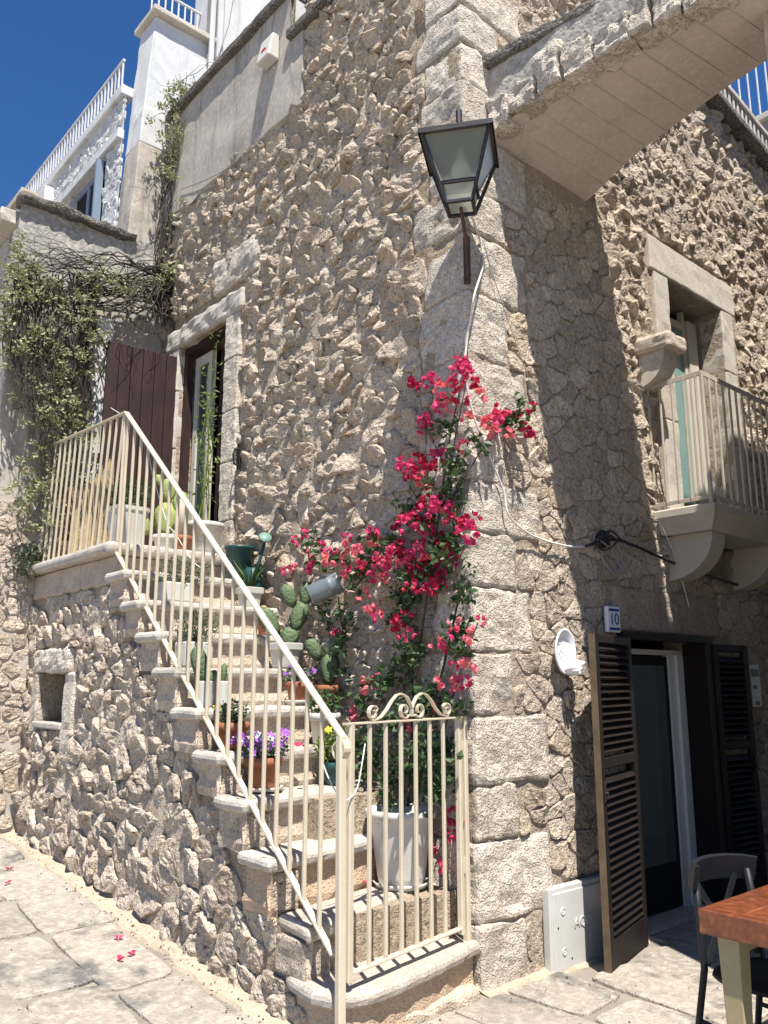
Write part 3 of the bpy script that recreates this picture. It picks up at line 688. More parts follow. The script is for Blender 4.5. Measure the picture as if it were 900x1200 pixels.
# ------------------------------------------------------------------ outside stair
stair = thing('stone_staircase', 'steep outside stone staircase with worn nosed treads rising to the landing door', 'staircase')
ZS = [.27, .51, .78, 1.035, 1.26, 1.50, 1.745, 1.985, 2.215, 2.45, 2.69]
YO = [-.12, .06, .34, .61, .88, 1.155, 1.45, 1.74, 2.03, 2.30, 2.60]
YI = [-.02, .33, .56, .77, .98, 1.21, 1.48, 1.75, 2.03, 2.30, 2.60]
def resample(poly, step=.05):
    out = []; n = len(poly)
    for i in range(n):
        a, c = poly[i], poly[(i+1) % n]; k = max(1, int(math.dist(a, c)/step))
        for t in range(k): out.append((a[0]+(c[0]-a[0])*t/k, a[1]+(c[1]-a[1])*t/k))
    return out
def round_corners(poly, r, which):
    out = []; n = len(poly)
    for i, p in enumerate(poly):
        if i in which:
            a = Vector(poly[i-1]); c = Vector(poly[(i+1) % n]); p_ = Vector(p); u = (a-p_).normalized()*r; w = (c-p_).normalized()*r
            for t in (0, .25, .5, .75, 1): q = (1-t)**2*(p_+u)+2*t*(1-t)*p_+t*t*(p_+w); out.append((q.x, q.y))
        else: out.append(p)
    return out
def plate(poly, prof, amp=.004, step=.05, rnd=.5, sc=9):
    """stack of inset outlines: prof [(inset, z)...] bottom to top"""
    ring = resample(poly, step); n = len(ring); nr = []
    for i in range(n):
        a = Vector(ring[i-1]); c = Vector(ring[(i+1) % n]); t = (c-a).normalized(); nr.append((t.y, -t.x))
    ar = sum(ring[i][0]*ring[(i+1) % n][1]-ring[(i+1) % n][0]*ring[i][1] for i in range(n))
    sg = 1 if ar > 0 else -1; v = []; f = []
    for ins, z in prof:
        for i, p in enumerate(ring):
            q = amp*(noise.noise(Vector((p[0]*sc, p[1]*sc, z*sc)))+.6*noise.noise(Vector((p[0]*sc*3, p[1]*sc*3, z*sc*3))))
            v.append((p[0]-sg*nr[i][0]*(ins+q), p[1]-sg*nr[i][1]*(ins+q), z+q*.5))
    m = len(prof)
    for k in range(m-1):
        for i in range(n):
            q = (k*n+i, k*n+(i+1) % n, (k+1)*n+(i+1) % n, (k+1)*n+i); f.append(q if sg > 0 else q[::-1])
    top = tuple((m-1)*n+i for i in range(n)); bot = tuple(i for i in range(n))
    f.append(top if sg > 0 else top[::-1]); f.append(bot[::-1] if sg > 0 else bot)
    mb = MB(); mb.add(v, f, rnd); return mb
random.seed(21)
XO = -1.16
for i, z in enumerate(ZS[:-1]):
    yo, yi = YO[i], YI[i]; yo2, yi2 = YO[i+1]+.05, YI[i+1]+.05
    if i == 0: poly = [(-.005, yi2), (-.005, -.005), (-.20, -.055), (-.45, -.115), (-.70, -.165), (-.90, -.185), (-1.03, -.16), (-1.11, -.10), (-1.15, .0), (-1.125, .22), (-1.08, .30)]
    elif i == 1: poly = round_corners([(-.005, yi2), (-.005, yi), (-1.13, yo), (-1.07, yo2)], .05, (2,))
    else: poly = round_corners([(-.005, yi2), (-.005, yi), (XO+random.uniform(-.012, .012), yo), (XO, yo2)], .035, (2,))
    t = .07
    prof = [(.022, z-t), (.006, z-t+.012), (.0, z-t/2), (.004, z-.018), (.016, z-.004), (.03, z), (.10, z+.001)]
    plate(poly, prof, .006, .045, random.random()).build('tread', M_tread, stair)
    zb = (ZS[i-1]-.02) if i else -.05
    ins = .045
    prof = [(ins+.0, zb), (ins-.01, zb+.05), (ins+.004, (zb+z-t)/2), (ins, z-t+.004)]
    plate(poly, prof, .016, .06, random.random(), 7).build('riser', M_riser, stair)
# plinth course under the first step
rock_box((-.98, -.13, -.06), (-.05, .1, .07), r=.03, amp=.02, res=.07, fn=lambda p: (p.x, p.y+.10*(p.x+1)-.02, p.z+gz(p.x, p.y))).build('plinth', M_riser, stair)
# landing
rock_box((XO-.02, 2.58, 2.60), (-.0, 4.4, 2.69), r=.035, amp=.006, res=.09, sc=8).build('landing', M_tread, stair)
rock_box((XS-.02, 2.64, 2.38), (-.02, 3.3, 2.597), r=.02, amp=.01, res=.09).build('landing_block', M_riser, stair)
rock_box((XS-.025, 3.305, 2.38), (XS+.2, 4.38, 2.597), r=.02, amp=.012, res=.09).build('landing_block', M_riser, stair)
def prof_top(y):
    for k in range(len(ZS)-1, -1, -1):
        if y >= YO[k]+.05: return ZS[k]-.075
    return -1
NI = (3.46, 4.06, 1.33, 1.73)
su = sorted(set(grid(.1, 4.4, .07, (NI[0], NI[1])) + [y+.05 for y in YO[1:]]))
sw = sheet(su, sorted(set(grid(-.1, 2.64, .07, (NI[2], NI[3])))), [NI], fS, amp=.015, off=.005, sc=8, depth=.34, flip=True, keep=lambda u, v: v < prof_top(u)+.04).build('stair_wall', M_mortar, stair, True)
b = MB(); b.box(XS+.34, XS+.36, NI[0]-.05, NI[1]+.05, NI[2]-.05, NI[3]+.05); b.build('niche_back', M_dark, stair)  # near-black sheet, the darkness inside the niche put into its colour
b = MB(); b.box(XS+.02, -.03, .15, .6, -.1, .5); b.box(XS+.4, -.03, .6, 4.38, -.1, 1.0)
b.build('stair_core', M_mortar, stair)
# blocks under each tread end
random.seed(4)
for i in range(1, 11):
    y0 = YO[i]+.05; z1 = ZS[i]-.078
    w = random.uniform(.24, .30) if i < 10 else .3
    z0 = z1 - random.uniform(.17, .22)
    if i < 10: rock_box((XS-.038, y0, z0), (XS+.12, y0+w, z1), r=.016, amp=.010, res=.05, sc=10).build('end_block', M_stone_low, stair)
# niche surround
rock_box((XS-.05, NI[0]-.12, NI[3]), (XS+.1, NI[1]+.10, NI[3]+.2), r=.03, amp=.02, res=.06).build('niche_lintel', M_quoin, stair)
rock_box((XS-.055, NI[0]-.02, NI[2]-.05), (XS+.2, NI[1]+.02, NI[2]), r=.012, amp=.004, res=.08).build('niche_sill', M_tread, stair)
rock_box((XS-.035, NI[0]-.20, NI[2]-.22), (XS+.1, NI[0]-.0, NI[3]-.0), r=.02, amp=.014, res=.06).build('niche_jamb', M_quoin, stair)
rock_box((XS-.035, NI[1]+.0, NI[2]-.10), (XS+.1, NI[1]+.14, NI[3]-.0), r=.02, amp=.014, res=.06).build('niche_jamb', M_quoin, stair)
hs = [(NI[0]-.22, NI[1]+.16, NI[2]-.06, NI[3]+.2)]
for i in range(1, 10): hs.append((YO[i]+.03, YO[i]+.34, ZS[i]-.28, ZS[i]+.1))
hs.append((2.6, 4.5, 2.375, 2.8))
ss = course_seeds(.08, 4.4, 0, 2.6, (.10, .18), (.11, .27), .38, big=22, bigr=(.13, .20), slope=.05)
cs_ = cells(ss, (.10, 4.4, .02, 2.38), hs, ks=1.2, keep=lambda u, v: v < prof_top(u-.04)-.04 and v > gz(-1.1, u)-.02)
own = big_in_view([(i, area(p), fS(p[0][0], p[0][1], 0)) for i, p in enumerate(cs_)], 298)
rest = lay(cs_, fS, stair, 'stone', M_stone_low, .034, .004, .34, True, ids=own, down=-.12)
if rest.v: stuff(rest.build('stone', M_stone_low, stair))

# ------------------------------------------------------------------ cream stair railing
RX = -1.10
rail = thing('stair_railing', 'cream iron stair and landing railing with thin upright bars and scroll end', 'railing')
top0 = Vector((RX, 2.593, 3.709)); top1 = Vector((RX, -.17, 1.385))
bot0 = Vector((RX, 2.71, 2.70)); bot1 = Vector((RX, -.10, .43))
b = MB(); b.bar(top0, top1, .042, .014, (1, 0, 0)); d_ = (top1-top0).normalized()
c0 = top1; pts = [c0 - d_*.03]
for k in range(26):
    a = k/25*2*PI*1.05; r = .058*(1-.62*k/25)
    ctr = c0 + Vector((0, .035, -.045)); st = math.atan2(c0.z-ctr.z, c0.y-ctr.y)
    pts.append(ctr + Vector((0, math.cos(st-0+a)*r, math.sin(st+a)*r)))
b.ribbon(pts, (1, 0, 0), .042, .008); b.build('handrail', M_cream, rail)
b = MB(); b.bar(bot0, bot1, .034, .014, (1, 0, 0)); b.build('bottom_rail', M_cream, rail)
N = 21
for k in range(N):
    y = 2.585 - (k+.35)*.1265
    tt = (2.593-y)/(2.593+.17); tz = top0.z + (top1.z-top0.z)*tt - .006
    tb = (bot0.y-y)/(bot0.y-bot1.y); bz = bot0.z + (bot1.z-bot0.z)*tb + .004
    if bz > tz: continue
    b = MB(); bow = .012; b.bar((RX, y, bz), (RX, y, tz), .0195, .0195, (1, 0, 0)); b.build('baluster', M_cream, rail)
lt1 = Vector((RX, 4.30, 3.80)); lb1 = Vector((RX, 4.36, 2.74))
b = MB(); b.bar(top0, lt1, .034, .014, (1, 0, 0)); b.build('handrail', M_cream, rail)
N2 = 14
for k in range(N2):
    t = (k+.3)/N2; a = top0.lerp(lt1, t); c = Vector((RX, 2.70, 2.69)).lerp(Vector((RX, 4.38, 2.69)), t)
    b = MB(); b.bar(c, a, .018, .018, (1, 0, 0)); b.build('baluster', M_cream, rail)
for a, c, w in ((Vector((RX-.01, -.17, .0)), Vector((RX-.01, -.155, 1.40)), .042), (Vector((RX, 2.60, 2.69)), Vector((RX, 2.60, 3.70)), .02)):
    b = MB(); b.bar(a, c, w, w, (1, 0, 0)); b.build('post', M_cream, rail)
# ------------------------------------------------------------------ gate
G0 = Vector((-1.055, -.135, 0)); G1 = Vector((-.045, .045, 0)); gd = (G1-G0).normalized(); gw = (G1-G0).length; gn = Vector((gd.y, -gd.x, 0))
gate = thing('garden_gate', 'low cream iron gate crowned by curled scrollwork at the foot of the stairs', 'gate')
zb, zt = .345, 1.455
gp = lambda u, z: G0 + gd*u + Vector((0, 0, z))
b = MB(); b.bar(gp(.02, zb-.03), gp(.02, zt), .036, .036, gn); b.build('stile', M_cream, gate)
b = MB(); b.bar(gp(gw-.075, zb-.03), gp(gw-.075, zt), .036, .030, gn); b.build('stile', M_cream, gate)
b = MB(); b.bar(gp(gw-.02, zb-.09), gp(gw-.02, zt+.005), .040, .034, gn); b.build('post', M_cream, gate)
b = MB(); b.bar(gp(-.02, zt), gp(gw, zt), .036, .010, gn); b.build('top_rail', M_cream, gate)
b = MB(); b.bar(gp(.035, zb), gp(gw-.09, zb), .034, .012, gn); b.build('bottom_rail', M_cream, gate)
for k in range(6):
    u = .165 + k*.127; b = MB(); b.bar(gp(u, zb), gp(u, zt), .0195, .0195, gn); b.build('baluster', M_cream, gate)
b = MB(); b.bar(gp(gw-.045, .62), gp(gw-.045, .70), .02, .02, gn); b.bar(gp(gw-.045, 1.25), gp(gw-.045, 1.32), .02, .02, gn); b.build('hinge', M_cream, gate)
def spiral(cu, cz, r0, r1, a0, a1, n=16): return [gp(cu+math.cos(a0+(a1-a0)*k/n)*(r0+(r1-r0)*k/n), cz+math.sin(a0+(a1-a0)*k/n)*(r0+(r1-r0)*k/n)) for k in range(n+1)]
mid = gw*.50
for sgn in (-1, 1):
    X_ = lambda o: mid + sgn*o
    pts2 = []
    for k in range(15):                             # small outer curl
        a = PI*1.9*(1-k/14); r = .018+.020*k/14; pts2.append((.315+math.cos(a)*r*1.0, .040+math.sin(a)*r))
    pts2 = pts2[::-1]
    path = [(.315+.036*math.cos(a), .045+.036*math.sin(a)) for a in [PI*2.6-PI*2.1*k/14*1.0 for k in range(15)]]
    curl_o = [(.325+(.012+.027*k/15)*math.cos(2.4*PI*k/15+.4*PI), .042+(.012+.027*k/15)*math.sin(2.4*PI*k/15+.4*PI)) for k in range(16)]
    over = [(.300, .010), (.262, .020), (.215, .055), (.17, .10), (.13, .128), (.09, .135), (.045, .118), (.012, .080), (-.004, .045), (.0, .018)]
    curl_i = [(.065+(.044-.030*k/15)*math.cos(-PI*.80-1.0*0+2.3*PI*k/15), .050+(.044-.030*k/15)*math.sin(-PI*.80+2.3*PI*k/15)) for k in range(16)]
    b = MB()
    b.ribbon([gp(X_(x), zt+.004+z) for x, z in curl_o+[(.335, .006)]], gn, .022, .006)
    b.ribbon([gp(X_(x), zt+.004+z) for x, z in [(.335, .006)]+over], gn, .022, .006)
    b.ribbon([gp(X_(x), zt+.004+z) for x, z in [(.0, .018)]+curl_i], gn, .022, .006)
    b.build('scroll', M_cream, gate)

# ------------------------------------------------------------------ back wall, white house, neighbours
old = thing('lichened_wall', 'grey lichened plaster wall with black crusted coping behind the hanging vine', 'wall')
b = sheet(grid(-1.52, .0, .08), grid(0, 5.35, .1), [], fB, .02); b.build('plaster_face', M_plaster, old, True)
b = sheet(grid(-1.52, .0, .06), grid(5.35, 6.25, .06), [], fB, .03); b.build('plaster_face', M_oldpl, old, True)
b = MB(); b.box(-1.50, -1.49, 4.41, 7.2, 0, 6.0); b.box(-1.489, -.3, 4.45, 4.6, 5.2, 6.1); b.build('side_face', M_plaster, old)
rock_box((-1.54, 4.32, 6.20), (-.34, 4.6, 6.29), r=.03, amp=.04, res=.06, sc=5).build('coping', M_moss, old)
rock_box((-1.64, 4.6, 6.06), (-1.44, 7.2, 6.22), r=.02, amp=.02, res=.15, sc=5).build('coping', M_dress, old)
rock_box((-.80, 4.20, 2.69), (-.58, 4.4, 5.22), r=.06, amp=.004, res=.12, sc=4).build('pilaster', M_white, old)
random.seed(31)
sb = course_seeds(-1.5, -1.07, .3, 3.4, (.12, .18), (.14, .24), .35); cb = cells(sb, (-1.49, -1.08, .42, 3.3), (), ks=1.2)
lay(cb, fB, old, 'stone', M_stone_low, .012, .014, .2, False)

wh = thing('white_house', 'tall whitewashed house with rooftop railing and small blue window behind the grey wall', 'house')
bat = lambda p: (p.x-(.055*(9.1-p.z) if p.x < 0 else 0), p.y, p.z)
rock_box((-.27, 4.45, 7.45), (.42, 4.84, 9.10), r=.015, amp=.012, res=.12, sc=3, fn=bat).build('stair_tower', M_white, wh)
rock_box((-.268, 4.452, 5.9), (.42, 4.83, 7.452), r=.015, amp=.012, res=.12, sc=3, fn=bat).build('stair_tower', M_plaster, wh)
rock_box((-.33, 4.36, 9.10), (.48, 4.90, 9.17), r=.015, amp=.004, res=.2).build('cornice', M_dress, wh)
XW = -.40
fW = lambda u, v, d: (XW-d, u, v)
def wtop(y): return 8.30
WW = (5.25, 6.35, 6.85, 7.66)
sheet(grid(4.84, 9.6, .12, (5.28, 6.35)), grid(5.8, 8.3, .1, (6.85, 7.66)), [(5.3, 6.35, 6.8, 7.66)], fW, .012, .2, True).build('wall', M_whitest, wh, True)
sw_ = course_seeds(4.84, 9.6, 5.9, 8.2, (.10, .15), (.12, .24), .4)
cw = cells(sw_, (5.32, 9.6, 7.95, 8.22), (), ks=1.3, rad=.5)
cw = cells(sw_, (4.86, 7.6, 5.9, 8.22), [(5.0, 9.7, 7.66, 7.80), (5.28, 6.4, 6.8, 7.7)], ks=1.3) 
own = big_in_view([(i, area(p), fW(p[0][0], p[0][1], 0)) for i, p in enumerate(cw)], 250)
rest = lay(cw, fW, wh, 'stone', M_whitest, .012, .006, .2, True, ids=own)
if rest.v: stuff(rest.build('stone', M_whitest, wh))
rock_box((XW-.06, 4.84, 7.67), (XW+.02, 9.6, 7.79), r=.01, amp=.004, res=.3).build('string_course', M_white, wh)
rock_box((XW-.05, 4.84, 8.24), (XW+.1, 9.6, 8.36), r=.01, amp=.004, res=.3).build('coping', M_white, wh)
rock_box((XW-.28, 7.35, 5.9), (XW+.1, 9.4, 8.0), r=.01, amp=.006, res=.3).build('side_block', M_white, wh)
rock_box((XW-.36, 7.25, 8.0), (XW+.1, 9.5, 8.10), r=.01, amp=.006, res=.3).build('coping', M_dress, wh)
rock_box((XW-.14, 7.0, 5.9), (XW-.0, 7.22, 8.1), r=.01, amp=.004, res=.3).build('pilaster', M_white, wh)
win = MB(); win.box(XW+.04, XW+.09, 5.34, 6.3, 7.58, 7.65); win.box(XW+.041, XW+.089, 5.36, 5.44, 6.8, 7.58); win.box(XW+.041, XW+.089, 5.85, 5.93, 6.8, 7.58); win.box(XW-.10, XW+.02, 5.30, 5.34, 6.8, 7.62)
win = win.build('window', M_bluew, wh); b = MB(); b.box(XW+.06, XW+.07, 5.44, 5.85, 6.8, 7.58); b.box(XW+.061, XW+.071, 5.93, 6.3, 6.8, 7.58); b.build('pane', M_dark, win)
rr = MB(); rr.bar((XW-.02, 4.9, 8.72), (XW-.02, 9.5, 8.72), .03, .03); rr.bar((XW-.02, 4.9, 8.40), (XW-.02, 9.5, 8.40), .02, .02)
rr.bar((-.42, 4.42, 9.62), (.42, 4.9, 9.62), .02, .02) if False else None
rr = rr.build('roof_railing', M_white, wh)
for k in range(46):
    b = MB(); b.bar((XW-.02, 4.92+.1*k, 8.36), (XW-.02, 4.92+.1*k, 8.72), .02, .02, (1, 0, 0)); b.build('baluster', M_white, rr)
r2 = MB(); r2.bar((-.25, 4.75, 9.75), (.46, 4.75, 9.75), .03, .03); r2 = r2.build('roof_railing', M_white, wh)
for k in range(8):
    b = MB(); b.bar((-.2+.085*k, 4.75, 9.17), (-.2+.085*k, 4.75, 9.75), .018, .018, (1, 0, 0)); b.build('baluster', M_white, r2)
b = MB(); b.box(.44, 3.2, 4.6, 4.92, 5.9, 12.5); b.build('upper_block', M_white, wh)
b = MB(); b.tube([(.40, 4.36, 8.0), (.40, 4.36, 10.5)], .035, 8); b.tube([(.50, 4.36, 8.9), (.50, 4.36, 10.5)], .045, 8); b.build('drain_pipe', M_white, wh)
b = MB(); b.box(.44, .56, 4.5, 4.598, 8.7, 12); b.build('painted_shadow_strip', M_tarnish, wh)  # solid grey strip, its colour stands in for shadow beside the tower
b = MB(); b.tube([at(243, 75, 1, 4.43), at(247, 40, 1, 4.43), at(252, 10, 1, 4.43), at(258, -20, 1, 4.43)], .012, 6); b.tube([at(236, 92, 1, 4.3), at(255, 68, 1, 4.3), at(268, 30, 1, 4.3), at(275, -10, 1, 4.3)], .006, 5); b.build('cable', M_tarnish, wh)

b = MB(); b.bar((.10, 1.5, 7.9), (.10, 2.02, 7.9), .02, .02); pr = b.build('terrace_railing', M_white, house)
for k in range(6):
    b = MB(); b.bar((.10, 1.52+.09*k, 7.37), (.10, 1.52+.09*k, 7.9), .016, .016, (1, 0, 0)); b.build('baluster', M_white, pr)
# terrace seen past the arch at top right
ter = thing('roof_terrace', 'distant roof terrace with grey wall and white railing seen past the arch', 'terrace')
b = MB(); b.box(6.05, 9.0, .12, 6.0, 5.0, 8.58); b.build('wall', M_tarnish, ter)
rock_box((5.98, .05, 8.58), (9.0, 6.0, 8.67), r=.01, amp=.004, res=.4).build('coping', M_dress, ter)
rock_box((6.02, .10, 8.36), (6.2, 6.0, 8.42), r=.01, amp=.004, res=.4).build('ledge', M_dress, ter)
b = MB(); b.bar((6.03, .1, 9.75), (6.03, 4, 9.75), .03, .03); tr = b.build('railing', M_white, ter)
for k in range(30):
    b = MB(); b.bar((6.03, .12+k*.115, 8.67), (6.03, .12+k*.115, 9.75), .018, .018, (1, 0, 0)); b.build('baluster', M_white, tr)
rgv = random.Random(8); b = MB()
for k in range(160):
    q = Vector((6.0+rgv.uniform(-.06, .02), .22+rgv.gauss(0, .10), 8.0+rgv.uniform(-.5, .35))); d = Vector((rgv.gauss(-.5, .5), rgv.gauss(0, 1), rgv.gauss(0, 1))).normalized(); e = d.orthogonal().normalized()*.02; b.add([q, q+d*.03+e, q+d*.06, q+d*.03-e], [(0, 1, 2, 3)])
cr = tag(stuff(b.build('creeper', M_leafy)), 'pale creeper hanging on the dark terrace wall at the right edge', 'creeper')

# opposite house across the alley (outside the frame; the arch lands on it)
opp = thing('opposite_house', 'pale plastered house across the alley that carries the far end of the arch', 'house')
b = MB(); b.box(.82, 7.5, -6.5, -1.66, -.05, 5.78); b.build('wall', M_plaster, opp)
rock_box((1.75, -6.4, 5.79), (7.5, -1.67, 7.65), r=.02, amp=.004, res=.6).build('upper_storey', M_white, opp)
rock_box((.76, -6.5, 5.78), (1.72, -1.63, 5.86), r=.02, amp=.006, res=.3).build('coping', M_dress, opp)

# ------------------------------------------------------------------ louvred shutters of the street door (parts of the house)
def louvre(a, c, z0, z1, m=M_louvre):
    a = Vector((a[0], a[1], 0)); c = Vector((c[0], c[1], 0)); d = (c-a).normalized(); n = Vector((d.y, -d.x, 0)); L = (c-a).length
    n = n if n.y < 0 else -n
    P = lambda u, w, z: a + d*u + n*w + Vector((0, 0, z))
    fr = MB()
    for u in (.035, L-.035): fr.bar(P(u, 0, z0), P(u, 0, z1), .07, .04, d)
    fr.bar(P(.07, 0, z1-.03), P(L-.07, 0, z1-.03), .038, .06, n); fr.bar(P(.07, 0, z0+.09), P(L-.07, 0, z0+.09), .036, .18, n)
    sh = fr.build('shutter', m, house)
    ed = MB(); ed.bar(P(L+.003, 0, z0+.002), P(L+.003, 0, z1-.002), .008, .042, d); ed.build('edge_strip', M_bronze, sh)
    b = MB(); b.bar(P(.07, 0, z0+1.17), P(L-.07, 0, z0+1.17), .036, .07, n); b.build('mid_rail', m, sh)
    k = 0; z = z0+.215
    while z < z1-.08:
        if abs(z-z0-1.17) < .06: z += .045; continue
        b = MB(); b.bar(P(.071, 0, z), P(L-.071, 0, z), .058, .007, (n*.75 - Vector((0, 0, .66)))); b.build('slat', m, sh); z += .045
    b = MB(); b.bar(P(L-.03, .024, z0+.95), P(L-.03, .024, z0+1.07), .02, .012, d); b.bar(P(L-.035, .03, z0+1.0), P(L-.035, .045, z0+1.0), .02, .02, d); b.build('catch', M_iron, sh)
    return sh
louvre((1.47, -.09), (.775, -.275), -.005, 1.955)
louvre((2.70, -.05), (3.20, -.085), .0, 1.95)

# ------------------------------------------------------------------ balcony
bal = thing('balcony', 'small stone balcony on quarter-round corbels with beige iron railing under the tall window', 'balcony')
BX0, BX1, BY = 2.05, 3.85, -.50
prof = [(.09, 2.76), (.075, 2.79), (.04, 2.83), (.012, 2.87), (.0, 2.885), (.0, 2.935), (.012, 2.945)]
plate([(BX0, .03), (BX0, BY), (BX1, BY), (BX1, .03)][::-1], prof, .003, .1).build('slab', M_plc, bal)
for x0 in (2.22, 3.22):
    v = []; f = []; N = 10
    for i in range(N):
        a = PI/2*i/(N-1); v += [(x0, -.38*math.cos(a)-.0, 2.76-.34*math.sin(a)), (x0+.20, -.38*math.cos(a), 2.76-.34*math.sin(a))]
    v += [(x0, .03, 2.76), (x0+.20, .03, 2.76), (x0, .03, 2.42), (x0+.2, .03, 2.42)]
    for i in range(N-1): f += [(2*i, 2*i+1, 2*i+3, 2*i+2), (2*N, 2*i, 2*i+2), (2*N+1, 2*i+3, 2*i+1)]
    b = MB(); b.add(v, f); b.build('corbel', M_plc, bal)
rx0, rx1, ry, rz = BX0+.02, BX1-.02, BY+.03, 3.95
b = MB(); b.bar((rx0, .0, rz), (rx0, ry, rz), .04, .012); b.bar((rx0, ry, rz), (rx1, ry, rz), .04, .012); b.build('handrail', M_balc, bal); b = MB(); b.bar((rx0, .0, 2.99), (rx0, ry, 2.99), .03, .01); b.bar((rx0, ry, 2.99), (rx1, ry, 2.99), .03, .01); b.build('bottom_rail', M_balc, bal)
for k in range(5):
    y = -.02-k*.10; b = MB(); b.bar((rx0, y, 2.99), (rx0, y, rz), .016, .016, (1, 0, 0)); b.build('baluster', M_balc, bal)
for k in range(17):
    b = MB(); b.bar((rx0+k*.108, ry, 2.94), (rx0+k*.108, ry, rz), .016 if k else .026, .016 if k else .026, (1, 0, 0)); b.build('baluster', M_balc, bal)

# ------------------------------------------------------------------ wall lantern
lan = thing('wall_lantern', 'black four-sided iron lantern with dusty glass on a rusty bracket at the house corner', 'lantern')
LC = Vector((-.27, -.215, 0)); ang = math.atan2(-.343, .253)
ex = Vector((math.cos(ang), math.sin(ang), 0)); ey = Vector((-ex.y, ex.x, 0))
def sq(h, z): return [LC + ex*h*sx + ey*h*sy + Vector((0, 0, z)) for sx, sy in ((-1, -1), (1, -1), (1, 1), (-1, 1))]
HT, HM, HB = .205, .100, .080; ZT, ZM, ZB = 4.90, 4.61, 4.49
b = MB()
def loop(ps, w, t):
    for i in range(4): b.bar(ps[i], ps[(i+1) % 4], w, t, (0, 0, 1))
loop(sq(HT, ZT), .035, .03); loop(sq(HM, ZM), .022, .02); loop(sq(HB, ZB), .022, .022)
for i in range(4): b.bar(sq(HT, ZT)[i], sq(HB, ZB)[i], .02, .02, (1, 0, 0))
b.build('frame', M_iron, lan)
b = MB(); t = sq(.225, ZT+.012); t2 = sq(.225, ZT-.02); ap = sq(.07, ZT+.08); ap2 = sq(.04, ZT+.13)
v = t2+t+ap+ap2+[LC+Vector((0, 0, ZT+.15))]; f = []
for k in range(3): f += [(k*4+i, k*4+(i+1) % 4, k*4+4+(i+1) % 4, k*4+4+i) for i in range(4)]
f += [(12+i, 12+(i+1) % 4, 16) for i in range(4)]; 
b.add(v, f); b.tube([LC+Vector((0, 0, ZT+.13)), LC+Vector((0, 0, ZT+.26))], .02, 8); b.build('roof', M_iron, lan)
for i in range(4):
    b = MB(); A, B_ = sq(HT-.008, ZT-.015), sq(HM-.006, ZM+.01); C_, D_ = sq(HM-.006, ZM-.01), sq(HB-.006, ZB+.01)
    j = (i+1) % 4; b.add([A[i], A[j], B_[j], B_[i]], [(0, 1, 2, 3)]); b.add([C_[i], C_[j], D_[j], D_[i]], [(0, 1, 2, 3)]); b.build('pane', M_frost, lan)
b = MB(); b.lathe([(.02, 0), (.05, .03), (.062, .08), (.058, .13), (.035, .18), (.02, .2), (.02, .28)], LC+Vector((0, 0, 4.64)), 16); b.build('bulb', M_bulb, lan, True)
b = MB(); b.bar(LC+Vector((.0, 0, ZB)), Vector((-.10, -.10, 4.36)), .026, .02); b.bar((-.10, -.10, 4.38), (-.05, -.06, 4.16), .028, .02); b.bar((-.07, -.08, 4.22), (.0, .0, 4.24), .02, .02); b.bar((-.035, -.04, 4.46), (-.03, -.035, 4.14), .045, .018, (1, -1, 0)); b.bar((-.12, -.12, 4.40), (-.03, -.03, 4.40), .02, .02)
b.build('bracket', M_rust, lan)

# ------------------------------------------------------------------ alarm box, number tile, plate, intercom, meter door, cables
al = thing('alarm_box', 'white wedge-shaped alarm siren box high on the plastered parapet', 'alarm box')
v = [(-.05, 2.22, 7.22), (-.17, 2.24, 7.18), (-.17, 2.36, 7.18), (-.05, 2.38, 7.22), (-.05, 2.22, 7.50), (-.13, 2.24, 7.50), (-.13, 2.36, 7.50), (-.05, 2.38, 7.50)]
b = MB(); rock_box((-.175, 2.20, 7.20), (-.05, 2.40, 7.46), r=.015, amp=.0, res=.2, mb=b, fn=lambda p: (p.x+ (.05*(p.z-7.2)/.26 if p.x < -.1 else 0), p.y, p.z)); b.build('housing', M_plasw, al)
b = MB(); b.box(-.150, -.145, 2.24, 2.36, 7.26, 7.31); 
b = MB(); v = []; N = 16
b.add([(-.158, 2.30+.045*math.cos(2*PI*k/N), 7.30+.022*math.sin(2*PI*k/N)-.0) for k in range(N)], [tuple(range(N))]); b.build('red_badge', mat('red badge', (.55, .02, .02), .4), al)

def text(s, size, M, m, name, parent, ext=.001):
    cu = bpy.data.curves.new('txt', 'FONT'); cu.body = s; cu.size = size; cu.extrude = ext; cu.align_x = 'CENTER'; cu.align_y = 'CENTER'
    o = bpy.data.objects.new('txt', cu); COL.objects.link(o); dg = bpy.context.evaluated_depsgraph_get(); me = bpy.data.meshes.new_from_object(o.evaluated_get(dg)); bpy.data.objects.remove(o)
    me.transform(M); me.materials.clear(); me.materials.append(m); return link(name, me, parent)
RW = lambda x, y, z, sx=1: Matrix.Translation((x, y, z)) @ Matrix.Rotation(PI/2, 4, 'X') @ Matrix.Diagonal((sx, 1, 1, 1))
tile = thing('number_tile', 'white enamel house number tile reading 10 with cobalt bands over the shutter', 'number sign')
rock_box((1.285, -.06, 1.99), (1.435, -.028, 2.17), r=.008, amp=0, res=.2).build('tile', M_ceram, tile)
for z in (2.005, 2.135): b = MB(); b.box(1.30, 1.42, -.0625, -.0605, z, z+.018); b.build('band', M_blue, tile)
text('10', .115, RW(1.36, -.0625, 2.078, 1.0), M_blue, 'numeral', tile)
pl = thing('ceramic_plate', 'white oval relief plate with small figures at its rim on the sunny right wall', 'plate')
b = MB(); Mx = Matrix.Rotation(PI/2, 4, 'X')
ov = Matrix.Diagonal((.72, 1.0, 1, 1)); 
b.lathe([(.0001, .012), (.085, .012), (.112, .02), (.135, .042), (.145, .042), (.145, .030), (.10, .0), (.0001, 0)], (.765, -.045, 1.845), 36, Mx @ ov); b.build('dish', M_ceram, pl, True)
b = MB(); random.seed(2)
